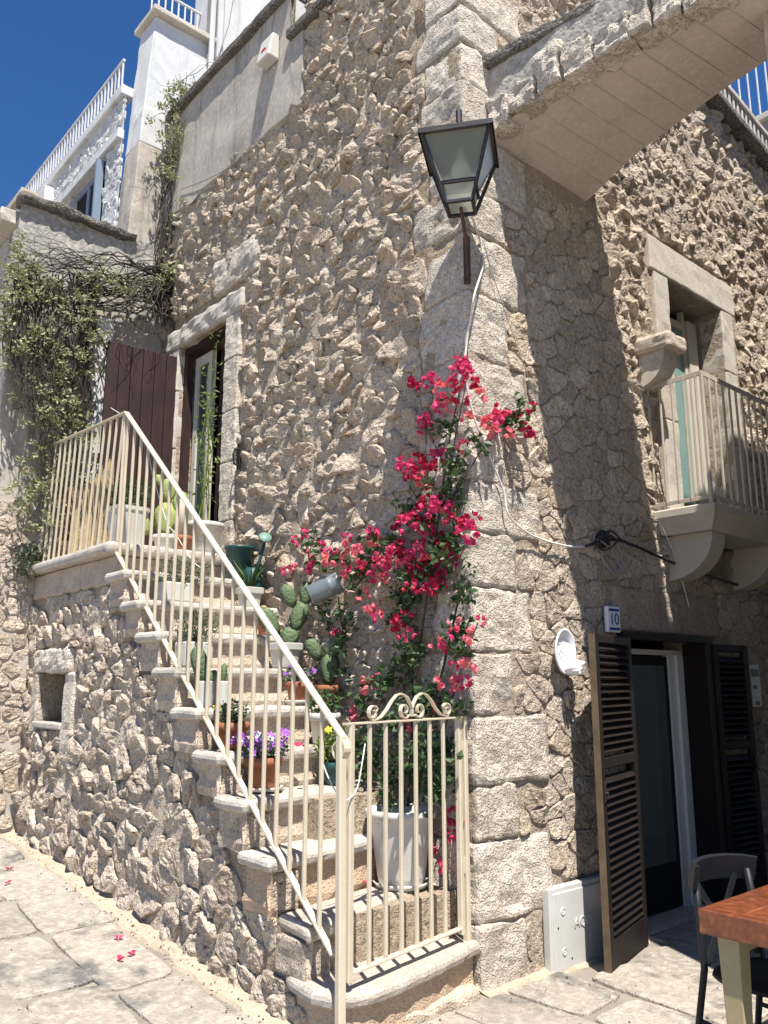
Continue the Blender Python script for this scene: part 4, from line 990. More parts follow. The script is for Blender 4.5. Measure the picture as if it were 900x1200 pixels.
for k in range(22):
    a = random.uniform(0, 6.28); r = random.uniform(0, .085); p = Vector((.765+r*.7*math.cos(a), -.058, 1.845+r*math.sin(a))); b.lathe([(.006, 0), (.005, .004), (.001, .006)], p, 6, Mx)
b.build('dots', M_ceram, pl)
for (dx, dz, r) in ((.02, -.12, .028), (.06, -.11, .026), (.085, -.075, .030), (-.01, -.105, .018), (.05, -.135, .022)):
    b = MB(); b.lathe([(.002, -.035), (r*.7, -.028), (r, 0), (r*.75, .03), (r*.55, .045), (r*.6, .06), (r*.35, .078), (.002, .082)], (.765+dx, -.085, 1.845+dz), 12, Matrix.Rotation(.9+dx*4, 4, 'Y') @ Mx); b.build('figure', M_ceram, pl, True)
ic = thing('intercom', 'white wall intercom panel beside the right louvred shutter', 'intercom')
rock_box((3.27, -.075, 1.45), (3.45, -.02, 1.80), r=.01, amp=0, res=.2).build('casing', M_box, ic)
b = MB(); b.box(3.30, 3.42, -.079, -.076, 1.70, 1.76); b.box(3.32, 3.37, -.079, -.076, 1.60, 1.63); b.box(3.34, 3.40, -.079, -.076, 1.47, 1.50); b.build('button_panel', M_blackp, ic)
mt = thing('meter_door', 'grey-white metal meter cabinet door with round lock screws at the foot of the right wall', 'cabinet door')
rock_box((.535, -.055, -.03), (1.105, .0, .455), r=.008, amp=0, res=.3).build('frame', M_box, mt)
rock_box((.565, -.064, .0), (1.08, -.05, .425), r=.005, amp=0, res=.3).build('door', M_box, mt)
for z in (.32, .10):
    b = MB(); b.lathe([(.022, 0), (.022, .004), (.016, .005), (.015, .003), (.006, .003), (.001, .006)], (.65, -.064, z), 20, Mx); b.build('lock', M_box, mt)
b = MB(); b.lathe([(.007, 0), (.006, .001), (.001, .001)], (.60, -.0645, .235), 12, Mx); b.lathe([(.007, 0), (.006, .001), (.001, .001)], (.72, -.0645, .05), 12, Mx); b.build('keyhole', M_dark, mt)
text('AQP', .08, RW(.835, -.066, .235), M_box, 'lettering', mt, .003)

def cable(name, pts, r, m, label, parent=None, n=8):
    P = [Vector(p) for p in pts]; out = []
    for i in range(len(P)-1):
        p0 = P[max(i-1, 0)]; p1 = P[i]; p2 = P[i+1]; p3 = P[min(i+2, len(P)-1)]
        for k in range(n):
            t = k/n; out.append(.5*((2*p1)+(p2-p0)*t+(2*p0-5*p1+4*p2-p3)*t*t+(3*p1-p0-3*p2+p3)*t**3))
    out.append(P[-1]); b = MB(); b.tube(out, r, 6); return tag(b.build(name, m, parent, True), label, 'cable') if not parent else b.build(name, m, parent, True)
yR = lambda x, y, d=.05: at(x, y, 1, -d)
xL = lambda x, y, d=.05: at(x, y, 0, -d)
cable('wall_cable', [xL(553, 255, .1), yR(562, 280, .03), yR(566, 310, .04), xL(556, 345, .07), xL(551, 375, .05), xL(546, 410, .05), xL(545, 440, .08), yR(556, 490), yR(572, 530), yR(590, 575), yR(597, 605, .06), yR(625, 628), yR(665, 640), yR(690, 640)], .007, M_cablew, 'pale cable dropping from the lantern and along the right wall')
cable('wall_cable', [yR(686, 640, .06), yR(718, 632, .07), yR(745, 640, .06), yR(785, 658, .06), yR(840, 678, .06), yR(905, 697, .06)], .011, M_cablek, 'black cable running from the cable tangle to beneath the balcony')
tg = thing('cable_tangle', 'loose loops of grey and black cable hanging from a hole in the shaded wall', 'cables')
for pts, r, m in (([(700, 632), (712, 640), (722, 655), (728, 668), (722, 673), (712, 664), (704, 650)], .006, M_cable), ([(720, 634), (727, 645), (729, 660), (733, 668), (727, 674), (720, 668)], .007, M_cable), ([(698, 637), (706, 630), (716, 622), (730, 634), (742, 640)], .008, M_cablek), ([(705, 640), (715, 628), (722, 636), (708, 645), (700, 636), (714, 624)], .007, M_cablek), ([(715, 655), (722, 665), (716, 670), (709, 660)], .005, M_cable)):
    cable('loop', [yR(x, y, .07+.01*i) for i, (x, y) in enumerate(pts)], r, m, '', tg)
b = MB(); rock_box((1.27, -.06, 2.60), (1.40, -.0, 2.70), r=.03, amp=.03, res=.04).build('socket', M_cablek, tg)
cable('thin_wire', [yR(566, 282, .02), yR(590, 360, .04), yR(640, 500, .04), yR(679, 600, .04)], .0028, M_cable, 'hair-thin wire slanting down the corner quoins into the shade')
cable('thin_wire', [yR(772, 610, .09), yR(790, 650, .07), yR(808, 712, .06)], .004, M_cablew, 'thin pale wire hanging from the left end of the balcony')
cable('thin_wire', [xL(212, 222, .06), xL(262, 200, .06), xL(320, 152, .06), xL(380, 95, .06), xL(440, 50, .06)], .004, M_cable, 'thin wire strung across the parapet plaster to the rubble')

# ------------------------------------------------------------------ restaurant table and chairs
tb = thing('restaurant_table', 'red varnished plank table with ochre legs at the right edge', 'table')
TA = Vector((-.335, -1.49, 0)); tz1 = .765; tz0 = .675
for k in range(4):
    y1 = -1.49-k*.165; rock_box((-.286, y1-.1635, tz0), (.80, y1, tz1), r=.006, amp=.0012, res=.3, rnd=random.random()).build('plank', M_wood, tb)
rock_box((-.340, -2.15, tz0-.002), (-.288, -1.489, tz1+.001), r=.006, amp=.001, res=.3).build('end_board', M_wood, tb)
for (x, y) in ((-.255, -1.585), (.70, -1.585), (-.255, -2.05), (.70, -2.05)):
    b = MB(); rock_box((x-.045, y-.045, -.0), (x+.045, y+.045, tz0), r=.006, amp=0, res=1, mb=b, fn=lambda p, x=x, y=y: (x+(p.x-x)*(1.0 if p.z > .4 else .8), y+(p.y-y)*(1.0 if p.z > .4 else .8), p.z)); b.build('leg', M_legp, tb)
for y in (-1.60, -2.07): b = MB(); b.box(-.20, .65, y, y+.03, .60, .674); b.build('apron', M_legp, tb)
def chair(label, c, face):
    t = thing('bistro_chair', label, 'chair', 'charcoal bistro chairs at the table')
    F = Vector((math.cos(face), math.sin(face), 0)); R = Vector((F.y, -F.x, 0)); P = lambda r, f, z: Vector(c)+R*r+F*f+Vector((0, 0, z))
    b = MB(); pts = [P(-.20, .03, .82), P(-.17, -.02, .825), P(-.09, -.05, .83), P(0, -.06, .832), P(.09, -.05, .83), P(.17, -.02, .825), P(.20, .03, .82)]
    b.ribbon(pts, (F*.25+Vector((0, 0, 1))), .105, .022); b.build('top_rail', M_blackp, t, False)
    for s in (-1, 1):
        b = MB(); b.tube([P(s*.175, -.0, .82), P(s*.185, .02, .65), P(s*.19, .03, .46), P(s*.20, -.02, .2), P(s*.215, -.06, 0)], .017, 8, .013); b.build('rear_leg', M_blackp, t, True)
        b = MB(); b.tube([P(s*.18, .40, .45), P(s*.20, .42, .2), P(s*.21, .43, 0)], .017, 8, .012); b.build('front_leg', M_blackp, t, True)
        b = MB(); b.ribbon([P(s*.14, -.035, .80), P(s*.07, -.03, .70), P(-s*.06, .0, .58), P(-s*.17, .03, .47)], R, .035, .010); b.build('cross_slat', M_blackp, t)
    b = MB(); b.lathe([(.15, .43), (.20, .432), (.215, .445), (.212, .458), (.19, .462), (.1, .455), (.001, .452)], P(0, .22, 0), 28, sq=3.2); b.build('seat', M_blackp, t, True)
    b = MB()
    for s in (-1, 1): b.tube([P(s*.195, -.0, .25), P(s*.2, .41, .25)], .010, 6)
    b.tube([P(-.19, .2, .25), P(.19, .2, .25)], .010, 6); b.build('stretcher', M_blackp, t)
    return t
chair('charcoal plastic cross-back bistro chair tucked behind the far side of the table', (.105, -1.365, 0), -PI/2-.19)
chair('charcoal bistro chair at the near left end of the table, mostly outside the picture', (-.50, -2.06, 0), .0)

# ------------------------------------------------------------------ plants
def leaves(mb, c, R, n, size, rng, flat=.5, shape=1.6, up=.3, clump=0):
    c = Vector(c); cen = None
    for _ in range(n):
        if clump and (_ % clump == 0 or cen is None): cen = Vector((rng.gauss(0, .5)*R[0], rng.gauss(0, .5)*R[1], rng.gauss(0, .5)*R[2])); cr = rng.uniform(.03, .07)
        while True:
            q = Vector((rng.uniform(-1, 1), rng.uniform(-1, 1), rng.uniform(-1, 1)))
            if q.length < 1: break
        p = c + (cen + q*cr if clump else Vector((q.x*R[0], q.y*R[1], q.z*R[2])))
        d = Vector((rng.gauss(0, 1), rng.gauss(0, 1), rng.gauss(0, .6)+up)).normalized(); s = d.cross(Vector((rng.gauss(0, 1), rng.gauss(0, 1), rng.gauss(0, 1)))).normalized(); nn = d.cross(s)
        L = size*rng.uniform(.6, 1.3); w = L/shape/2
        mb.add([p, p+d*L*.45+s*w+nn*w*flat, p+d*L, p+d*L*.45-s*w+nn*w*flat], [(0, 1, 2), (0, 2, 3)], rng.random())
def bract_mesh(name, n, rng, size=.034, R=.055):
    mb = MB()
    for _ in range(n):
        p = Vector((rng.gauss(0, 1), rng.gauss(0, 1), rng.gauss(0, 1))).normalized()*R*rng.uniform(.3, 1.1); ax = (p.normalized()+Vector((-.5, -.4, .1))*.7).normalized()
        t = ax.cross(Vector((rng.gauss(0, 1), rng.gauss(0, 1), 1))).normalized(); u = ax.cross(t)
        for k in range(3):
            a = 2*PI*k/3+rng.uniform(-.2, .2); o = t*math.cos(a)+u*math.sin(a); s = ax.cross(o); L = size*rng.uniform(.8, 1.25)
            b0 = p; m1 = p+o*L*.40+ax*L*.42+s*L*.60; m2 = p+o*L*.40+ax*L*.42-s*L*.60; md = p+o*L*.55+ax*L*.25; tp = p+o*L*.72+ax*L*.85
            mb.add([b0, m1, tp, m2, md], [(0, 1, 4), (1, 2, 4), (2, 3, 4), (3, 0, 4)], rng.random())
    me = mb.mesh(name); me.materials.append(M_bract); return me
rg = random.Random(12)
boug = thing('bougainvillea', 'potted bougainvillea with crimson blooms climbing the house corner above the gate', 'climbing plant')
CL = [(483,447),(504,445),(518,458),(533,447),(547,435),(553,451),(562,464),(529,476),(549,491),(498,495),(518,472),(541,463),(540,430),(473,546),(487,540),(502,546),(514,536),(494,565),(543,524),(483,557),(480,552),(496,587),(494,602),(506,594),(518,606),(467,616),(478,612),(533,610),(551,612),(549,624),(510,633),(350,633),(356,625),(335,668),(342,664),(362,664),(382,655),(366,649),(407,629),(417,649),(436,624),(438,633),(405,672),(420,672),(442,668),(455,664),(436,676),(450,680),(479,657),(498,659),(490,672),(512,682),(520,674),(510,690),(461,655),(426,696),(397,657),(490,645),(502,622),(524,596),(520,590),(442,723),(471,730),(483,740),(533,728),(564,728),(531,742),(549,744),(395,742),(438,720),(522,758),(512,753),(533,779),(548,784),(542,798),(515,800),(531,801),(472,748),(425,804),(440,798),(422,820),(478,848),(418,835),(511,828),(515,645),(470,640),(455,645),(445,655),(501,995),(517,1015),(528,977),(535,958),(505,668),(485,690),(528,655),(500,610),(510,575),(376,640),(390,645),(410,640),(425,660),(470,665)]
CR = [(586,480),(621,478),(580,491),(617,502),(597,507),(580,509),(590,487),(572,497),(603,484)]
bm_ = [bract_mesh('flower_cluster', n, rg) for n in (9, 6, 12, 7)]
for m_, q_ in zip(bm_, (M_bract, M_bract2, M_bract, M_bract3)): m_.materials[0] = q_
bm_.append(bract_mesh('flower_cluster', 8, rg)); bm_[-1].materials[0] = M_bract2
small = [bract_mesh('flower_cluster', n, rg, .034, .03) for n in (3, 4, 5)]
small[2].materials[0] = M_bract3
def flower(p, big=True):
    o = bpy.data.objects.new('flower_cluster', rg.choice(bm_ if big else small)); COL.objects.link(o); o.parent = boug; o.location = p
    o.rotation_euler = (rg.uniform(-.4, .4), rg.uniform(-.4, .4), rg.uniform(0, 6.28)); o.scale = [rg.uniform(.74, 1.08)]*3
for i, (x, y) in enumerate(CL):
    lower = y > 720 or x < 460
    flower(at(x, y, 0, -rg.uniform(.10, .24 if not y > 900 else .12)), big=not lower or rg.random() < .25)
for x, y in CR: flower(at(x, y, 1, -rg.uniform(.08, .14)), big=rg.random() < .6)
def poly3(pts, d=.12, j=.02): return [at(x, y, 0, -d + rg.uniform(-j, j)) for x, y in pts]
ST = [([(478, 945), (482, 880), (486, 800), (500, 700), (515, 600), (524, 530), (540, 450)], .012, .004), ([(488, 945), (500, 860), (520, 780), (538, 700), (532, 620), (528, 540), (548, 440)], .010, .003), ([(470, 945), (470, 850), (478, 760), (470, 700), (430, 665), (380, 650), (345, 640)], .009, .003),
      ([(482, 700), (470, 640), (440, 625), (410, 635)], .006, .003), ([(495, 940), (515, 880), (530, 820), (545, 770), (560, 730)], .006, .003), ([(470, 930), (450, 870), (432, 820), (425, 800)], .005, .002), ([(396, 700), (400, 730), (405, 760), (410, 800), (412, 840)], .005, .003), ([(378, 700), (386, 720), (394, 745)], .003, .002), ([(500, 600), (480, 570), (492, 540), (480, 520)], .005, .002), ([(518, 540), (500, 500), (490, 460)], .004, .002)]
b = MB()
for pts, r0, r1 in ST: b.tube(poly3(pts), r0, 6, r1)
b.tube([at(520, 600, 0, -.1), at(545, 560, 0, -.08), at(562, 530, 1, -.07), at(585, 505, 1, -.09), at(605, 495, 1, -.1)], .005, 6, .003)
b.build('stem', M_bark, boug)
b = MB()
FO = [(480,760,22,30,90),(495,820,30,20,120),(455,850,25,25,90),(522,880,20,32,70),(470,700,25,25,80),(540,740,18,25,80),(440,640,45,18,130),(520,640,35,30,170),(495,670,40,30,130),(400,755,8,50,80),(386,720,6,22,25),(520,500,22,25,50),(530,560,18,30,90),(512,590,25,20,80),(600,492,22,14,90),(565,520,12,10,20),(480,600,20,15,40),(380,655,30,14,60),(490,900,50,35,230),(430,880,16,45,110),(545,690,10,20,40),(470,780,18,20,50),(532,830,12,16,25),(410,680,25,14,30),(365,640,16,14,40),(448,800,20,10,60),(545,765,10,12,15),(508,925,18,16,40),(450,925,20,20,60),(425,815,12,20,40)]
for x, y, rx, ry_, n in FO:
    p = at(x, y, 1, -.08) if x > 560 else at(x, y, 0, -.13 if y < 850 else (-.22 if x < 505 else -.07)); dd = (p-CAM).dot(FW)/FOC
    leaves(b, p, (.07 if y < 850 else .05, rx*dd, ry_*dd), int(n*1.1), .052, rg, shape=1.4, clump=6)
stuff(b.build('foliage', M_leafd, boug))
# its pot on the second step
PC = Vector((-.225, .40, .515))
def pot_profile(h, r0, r1, lip=.012, t=.012): return [(r0*.2, 0), (r0, 0), (r0+(r1-r0)*.15, h*.1), (r0+(r1-r0)*.85, h*.82), (r1-.004, h-.05), (r1+lip, h-.045), (r1+lip+.003, h-.004), (r1+lip-.006, h), (r1-t, h-.002), (r1-t-.004, h-.06), (.001, h-.06)]
pt = thing('plant_pot', 'big white plastic pot on a saucer behind the gate holding the bougainvillea', 'flower pot')
b = MB(); b.lathe(pot_profile(.40, .130, .185, .020), PC+Vector((0, 0, .02)), 40); b.build('pot', M_plasw, pt, True)
b = MB(); b.lathe([(.02, 0), (.145, 0), (.165, .03), (.158, .03), (.14, .012), (.02, .012)], PC, 36); b.build('saucer', M_plasw, pt, True)
b = MB(); b.lathe([(.15, 0), (.1, .01), (.001, .015)], PC+Vector((0, 0, .365)), 20); b.build('soil', M_soil, pt)

def petals(mb, c, R, n, size, rng):
    for _ in range(n):
        a = rng.uniform(0, 6.28); p = Vector(c)+Vector((R[0]*rng.uniform(-1, 1), R[1]*rng.uniform(-1, 1), R[2]*rng.uniform(-.2, 1)))
        ax = Vector((rng.gauss(-.4, .5), rng.gauss(-.5, .5), rng.gauss(.6, .3))).normalized(); t = ax.orthogonal().normalized(); u = ax.cross(t)
        for k in range(5):
            q = 2*PI*k/5; o = t*math.cos(q)+u*math.sin(q); s = ax.cross(o); mb.add([p, p+o*size*.6+s*size*.32, p+o*size+ax*size*.1, p+o*size*.6-s*size*.32], [(0, 1, 2), (0, 2, 3)])
def potted(name, label, c, h, r0, r1, m, n=28, sq=0, saucer=None, cat='flower pot'):
    t = thing(name, label, cat)
    b = MB(); b.lathe(pot_profile(h, r0, r1, .008, .008), Vector(c)+Vector((0, 0, .012 if saucer else 0)), n, sq=sq, M=Matrix.Rotation(.15, 4, 'Z') if not sq else None); b.build('pot', m, t, sq == 0)
    if saucer: b = MB(); b.lathe([(.01, 0), (r1*1.0, 0), (r1*1.18, .022), (r1*1.14, .022), (r1, .012), (.01, .012)], c, 24); b.build('saucer', saucer, t, True)
    b = MB(); b.lathe([(r1*.9, 0), (r1*.5, .008), (.001, .01)], Vector(c)+Vector((0, 0, h-.05)), 16, sq=sq); b.build('soil', M_soil, t)
    return t
def grow(t, c, R, n, size, m, shape=1.8, up=.3, stems=8, base=None, kind=True):
    b = MB(); leaves(b, c, R, n, size, rg, shape=shape, up=up); o = b.build('foliage', m, t)
    if kind: stuff(o)
    b = MB(); base = Vector(base or (c[0], c[1], c[2]-R[2]*1.2))
    for _ in range(stems):
        e = Vector(c)+Vector((rg.uniform(-.8, .8)*R[0], rg.uniform(-.8, .8)*R[1], rg.uniform(0, .9)*R[2])); b.tube([base+Vector((rg.uniform(-.03, .03), rg.uniform(-.03, .03), 0)), base.lerp(e, .5)+Vector((0, 0, .02)), e], .003, 4, .0015)
    b.build('stem', M_twig, t)
def pad(mb, base, d, L, w, face, rng, th=.013):
    """one prickly pear pad: flattened oval with real thickness"""
    base = Vector(base); d = Vector(d).normalized(); face = Vector(face); face = (face - d*face.dot(d)).normalized(); s = d.cross(face); n = 14; v = []; f = []
    for q, off in ((.55, th), (1.0, .0), (.55, -th)):
        for k in range(n):
            a = 2*PI*k/n; rr = 1+.04*rng.uniform(-1, 1); y = -math.cos(a); x = math.sin(a)*(1-.18*y*-1); v.append(base+d*(L/2*(1+y*q*rr))+s*(x*w/2*q)+face*off)
    c1 = len(v); v += [base+d*L/2+face*th*1.25, base+d*L/2-face*th*1.25]
    for k in range(n):
        j = (k+1) % n; f += [(k, j, n+j, n+k), (n+k, n+j, 2*n+j, 2*n+k), (c1, j, k), (c1+1, 2*n+k, 2*n+j)]
    mb.add(v, f)
def cactus(t, base, pads, m):
    for (off, d, L, w, fc) in pads:
        b = MB(); pad(b, Vector(base)+Vector(off), d, L, w, fc, rg); b.build('pad', m, t, True)
toC = lambda p: (Vector((CAM.x, CAM.y, p[2]))-Vector(p)).normalized()

p_ = (-.90, .83, 1.05)
t = potted('flower_pot', 'terracotta pot of mixed purple petunias on a white saucer by the lower railing', p_, .17, .075, .10, M_terra, saucer=M_plasw)
grow(t, (p_[0], p_[1], 1.27), (.13, .13, .07), 260, .035, M_herb, base=(p_[0], p_[1], 1.2)); b = MB(); petals(b, (p_[0], p_[1], 1.28), (.15, .15, .09), 42, .028, rg); b.build('flowers', M_purple, t)
b = MB(); petals(b, (p_[0], p_[1], 1.28), (.12, .12, .09), 14, .024, rg); b.build('flowers', M_ceram, t)
p_ = (-.97, 1.07, 1.27)
t = potted('flower_pot', 'terracotta pot with dark green plant and one yellow bloom at the left, fifth step', p_, .15, .07, .095, M_terra)
grow(t, (p_[0], p_[1], 1.47), (.10, .10, .08), 300, .03, M_leafd, base=(p_[0], p_[1], 1.4)); b = MB(); petals(b, (p_[0]-.08, p_[1]+.04, 1.50), (.01, .01, .01), 3, .026, rg); b.build('flowers', M_yellow, t)
for c, lb in (((-1.02, 1.33, 1.505), 'ribbed grey tin holding a tall prickly pear pad beside the left railing'), ((-.88, 1.36, 1.505), 'ribbed grey tin with a slim cactus, right of the prickly pear tin')):
    t = thing('cactus_pot', lb, 'cactus pot'); b = MB(); pr = [(.01, 0), (.052, 0)]
    for k in range(9): pr += [(.055, .008+k*.016), (.051, .016+k*.016)]
    pr += [(.056, .155), (.05, .155), (.048, .14), (.001, .14)]; b.lathe(pr, c, 22); b.build('tin', M_box, t, True)
    if c[0] < -1: cactus(t, c, [((0, 0, .13), (-.25, .1, 1), .25, .105, toC(c)), ((.0, 0, .12), (.5, -.2, .8), .12, .06, toC(c))], M_cactus)
    else: cactus(t, c, [((0, 0, .13), (.1, 0, 1), .14, .045, toC(c))], M_cactus)
# herb planters
c = (-.96, 1.60, 1.76)
t = thing('herb_planter', 'white trough of bushy rosemary on the seventh step behind the bars', 'planter'); b = MB(); rock_box((c[0]-.10, c[1]-.08, c[2]-.01), (c[0]+.10, c[1]+.08, c[2]+.15), r=.012, amp=0, res=.3, mb=b); b.build('trough', M_plasw, t)
grow(t, (c[0]+.02, c[1], c[2]+.25), (.17, .14, .11), 900, .03, M_herb, shape=4, up=.8, stems=20, base=(c[0], c[1], c[2]+.14))
c = (-.83, 2.17, 2.23)
t = thing('herb_planter', 'white trough of dark lavender on the ninth step below the landing', 'planter'); b = MB(); rock_box((c[0]-.12, c[1]-.08, c[2]-.01), (c[0]+.12, c[1]+.08, c[2]+.13), r=.012, amp=0, res=.3, mb=b); b.build('trough', M_plasw, t)
grow(t, (c[0]+.08, c[1], c[2]+.20), (.24, .12, .13), 1100, .03, M_herb, shape=4, up=.8, stems=22, base=(c[0], c[1], c[2]+.12))
p_ = (-.20, 2.16, 2.22)
t = potted('aloe_pot', 'square white pot with dark spiky aloe near the wall below the watering can', p_, .15, .062, .082, M_plasw, sq=6)
b = MB()
for k in range(16):
    a = k*2.4; o = Vector((math.cos(a), math.sin(a), 0)); b0 = Vector(p_)+Vector((0, 0, .13)); L = rg.uniform(.18, .28); b.tube([b0, b0+o*L*.25+Vector((0, 0, L*.5)), b0+o*L*.55+Vector((0, 0, L*.9))], .011, 5, .002)
b.build('foliage', M_leafd, t)
p_ = (-.24, 1.87, 1.99)
t = potted('flower_pot', 'small terracotta pot with one yellow bloom on the eighth step', p_, .11, .045, .06, M_terra); grow(t, (p_[0], p_[1], 2.13), (.07, .07, .05), 110, .03, M_leafd, base=(p_[0], p_[1], 2.09)); b = MB(); petals(b, (p_[0]-.03, p_[1], 2.18), (.03, .03, .02), 5, .02, rg); b.build('flowers', M_yellow, t)
p_ = (-.24, 1.60, 1.755)
t = potted('cactus_pot', 'square white pot of branching prickly pear beside the wall, midway up', p_, .17, .07, .095, M_plasw, sq=6, cat='cactus pot')
fc = toC(p_); S_ = Vector((fc.y, -fc.x, 0))*-1
def pd(dx, dz, ux, uz, L, w): return ((S_*dx)+Vector((0, 0, dz)), S_*ux+Vector((0, 0, uz)), L, w, fc)
cactus(t, p_, [pd(.02, .13, .1, 1, .16, .14), pd(-.05, .22, -.7, 1, .25, .13), pd(.05, .24, .35, 1, .25, .12), pd(.06, .42, -.5, 1, .19, .11), pd(.13, .43, .1, 1, .19, .10)], M_cactus)
p_ = (-.32, 1.31, 1.515)
t = potted('flower_pot', 'terracotta trough with small lilac flowers on a white saucer, sixth step by the wall', p_, .13, .065, .085, M_terra, saucer=M_plasw)
grow(t, (p_[0], p_[1], 1.69), (.13, .12, .07), 200, .035, M_herb, base=(p_[0], p_[1], 1.63)); b = MB(); petals(b, (p_[0], p_[1], 1.70), (.14, .12, .07), 22, .018, rg); b.build('flowers', M_purple, t)
p_ = (-.30, 1.05, 1.27)
t = potted('flower_pot', 'white plastic pot half hidden behind the handrail end with green sprigs', p_, .19, .07, .095, M_plasw)
grow(t, (p_[0], p_[1], 1.52), (.10, .10, .08), 200, .04, M_leafd, base=(p_[0], p_[1], 1.45))
p_ = (-.36, .84, 1.045)
t = potted('flower_pot', 'low dark pot of bright green leaves with yellow and pink blooms right of the post', p_, .13, .07, .09, M_greenp)
grow(t, (p_[0], p_[1], 1.27), (.14, .12, .11), 300, .045, M_leafb, base=(p_[0], p_[1], 1.17)); b = MB(); petals(b, (p_[0]-.05, p_[1], 1.36), (.05, .05, .03), 3, .024, rg); b.build('flowers', M_yellow, t)
# tall cactus by the wall
p_ = (-.13, 1.24, 1.515)
t = potted('cactus_pot', 'dark tall prickly pear against the wall under the zinc can', p_, .12, .06, .08, M_terra, cat='cactus pot')
cactus(t, p_, [pd(0, .10, .1, 1, .24, .13), pd(.03, .30, .3, 1, .22, .10), pd(-.06, .28, -.5, 1, .18, .10)], M_cactus)
# landing plants
p_ = (-.62, 2.80, 2.70)
t = potted('cactus_pot', 'yellow-green prickly pear in a grey pot on the landing edge', p_, .12, .07, .09, M_plasw, cat='cactus pot')
cactus(t, p_, [pd(0, .10, .0, 1, .30, .20), pd(-.13, .12, -.6, 1, .20, .13), pd(.08, .30, .25, 1, .20, .12), pd(.02, .38, -.1, 1, .22, .13), pd(-.04, .52, -.5, 1, .12, .07)], M_cactusy)
c = (-.86, 3.0, 2.70)
t = thing('shrub_planter', 'tall grey planter with a small-leaved dark shrub behind the landing railing', 'planter'); b = MB(); b.lathe([(.1, 0), (.11, .02), (.14, .30), (.15, .31), (.15, .34), (.135, .34), (.12, .30), (.001, .3)], c, 26, sq=5); b.build('pot', M_box, t)
grow(t, (c[0], c[1], c[2]+.46), (.19, .17, .15), 700, .035, M_leafd, base=(c[0], c[1], c[2]+.3), stems=14)
p_ = (-.50, 2.74, 2.70)
t = potted('flower_pot', 'small brown terracotta pot between cactus and white bowl on the landing', p_, .12, .06, .075, M_terra); 
b = MB(); b.lathe([(.045, .12), (.045, .42), (.03, .44), (.001, .44)], p_, 12); b.build('candle_post', M_cream, t, True)
p_ = (-.27, 2.80, 2.70)
t = potted('bowl_planter', 'wide white bowl planter with tall leafy bamboo shoots in front of the landing door', p_, .26, .10, .16, M_plasw, cat='planter')
b = MB(); st = []
for k in range(5):
    x = p_[0]+rg.uniform(-.05, .08); y = p_[1]+rg.uniform(-.05, .08); H = rg.uniform(1.0, 1.75); pts = [(x+.02*math.sin(i*1.3+k), y+.03*i/6*(k-2)*.5, 2.92+H*i/6) for i in range(7)]; st.append(pts); b.tube(pts, .006, 5, .003)
b.build('stem', M_leafb, t); b = MB()
for pts in st:
    for i in range(2, 7): leaves(b, pts[i], (.09, .09, .14), 8, .055, rg, shape=2.6)
stuff(b.build('foliage', M_leafb, t))
c = (-.15, 2.42, 2.46)
t = thing('plastic_tub', 'dark green plastic tub next to the jamb, top of the stairs', 'tub'); b = MB(); b.lathe([(.08, 0), (.095, 0), (.11, .24), (.12, .25), (.12, .27), (.11, .27), (.098, .24), (.09, .02), (.001, .02)], c, 28); b.build('body', M_greenp, t, True)
# green watering can with upright rose
c = Vector((-.13, 2.22, 2.36))
t = thing('watering_can', 'dark green watering can, pale round rose pointing up, by the door jamb', 'watering can')
b = MB(); b.lathe([(.07, 0), (.075, .01), (.07, .16), (.05, .18), (.001, .18)], (c.x, c.y+.02, c.z), 22); b.build('body', M_greenp, t, True)
b = MB(); b.tube([(c.x-.03, c.y-.02, c.z+.05), (c.x-.01, c.y-.08, c.z+.2), (c.x+.01, c.y-.13, c.z+.38)], .018, 8, .012); b.build('spout', M_greenp, t, True)
b = MB(); b.lathe([(.012, -.03), (.045, 0), (.055, .012), (.045, .022), (.001, .026)], (c.x+.01, c.y-.13, c.z+.40), 20, Matrix.Rotation(-.5, 4, 'Y') @ Matrix.Rotation(.9, 4, 'X')); b.build('rose', M_greenr, t, True)
# zinc watering can hanging on its side on the bougainvillea support
t = thing('watering_can', 'blue-grey metal can lying tilted against the wall among the blooms', 'watering can')
c = at(381, 690, 0, -.20); d = (RT*.9 + Vector((0, 0, .42))).normalized(); Mr = d.to_track_quat('Z', 'Y').to_matrix().to_4x4()
b = MB(); b.lathe([(.001, -.115), (.068, -.115), (.070, -.11), (.072, .03), (.075, .035), (.072, .045), (.072, .09), (.076, .10), (.076, .112), (.066, .112), (.064, .02), (.001, .0)], c, 28, Mr); b.build('body', M_zinc, t, True)
hn = MB(); hn.ribbon([c+Mr.to_3x3() @ Vector(q) for q in ((.02, .073, -.06), (.02, .085, -.03), (.02, .085, .04), (.02, .073, .09))], Mr.to_3x3() @ Vector((1, 0, 0)), .016, .005); hn.build('handle', M_zinc, t)
# reed screen, dead palm
t = thing('reed_screen', 'rolled golden reed screen standing behind the landing railing', 'reed screen')
for k in range(60):
    x = -.97+rg.uniform(-.03, .03); y = 3.0+.62*k/60; H = .50+rg.uniform(-.04, .05)+.25*(1-k/60.)
    y = 3.05+.80*k/60
    b = MB(); b.tube([(x, y, 2.70), (x+.01, y+.02, 2.70+H*.5), (x+.0, y+.03, 2.70+H)], .009, 5, .007); b.build('reed', M_reed, t)
t = thing('dry_palm', 'heap of dead brown palm fronds in the far corner of the landing', 'dead palm')
b = MB()
for k in range(230):
    a = rg.uniform(0, 6.28); o = Vector((math.cos(a)*.5, math.sin(a)*.6, 0)); p = Vector((-.96, 4.08, 2.72+rg.uniform(0, .6))); L = rg.uniform(.2, .42); b.tube([p, p+o*L*.5+Vector((0, 0, L*.35)), p+o*L+Vector((0, 0, L*.1*rg.uniform(-3, 2)))], .005, 4, .001)
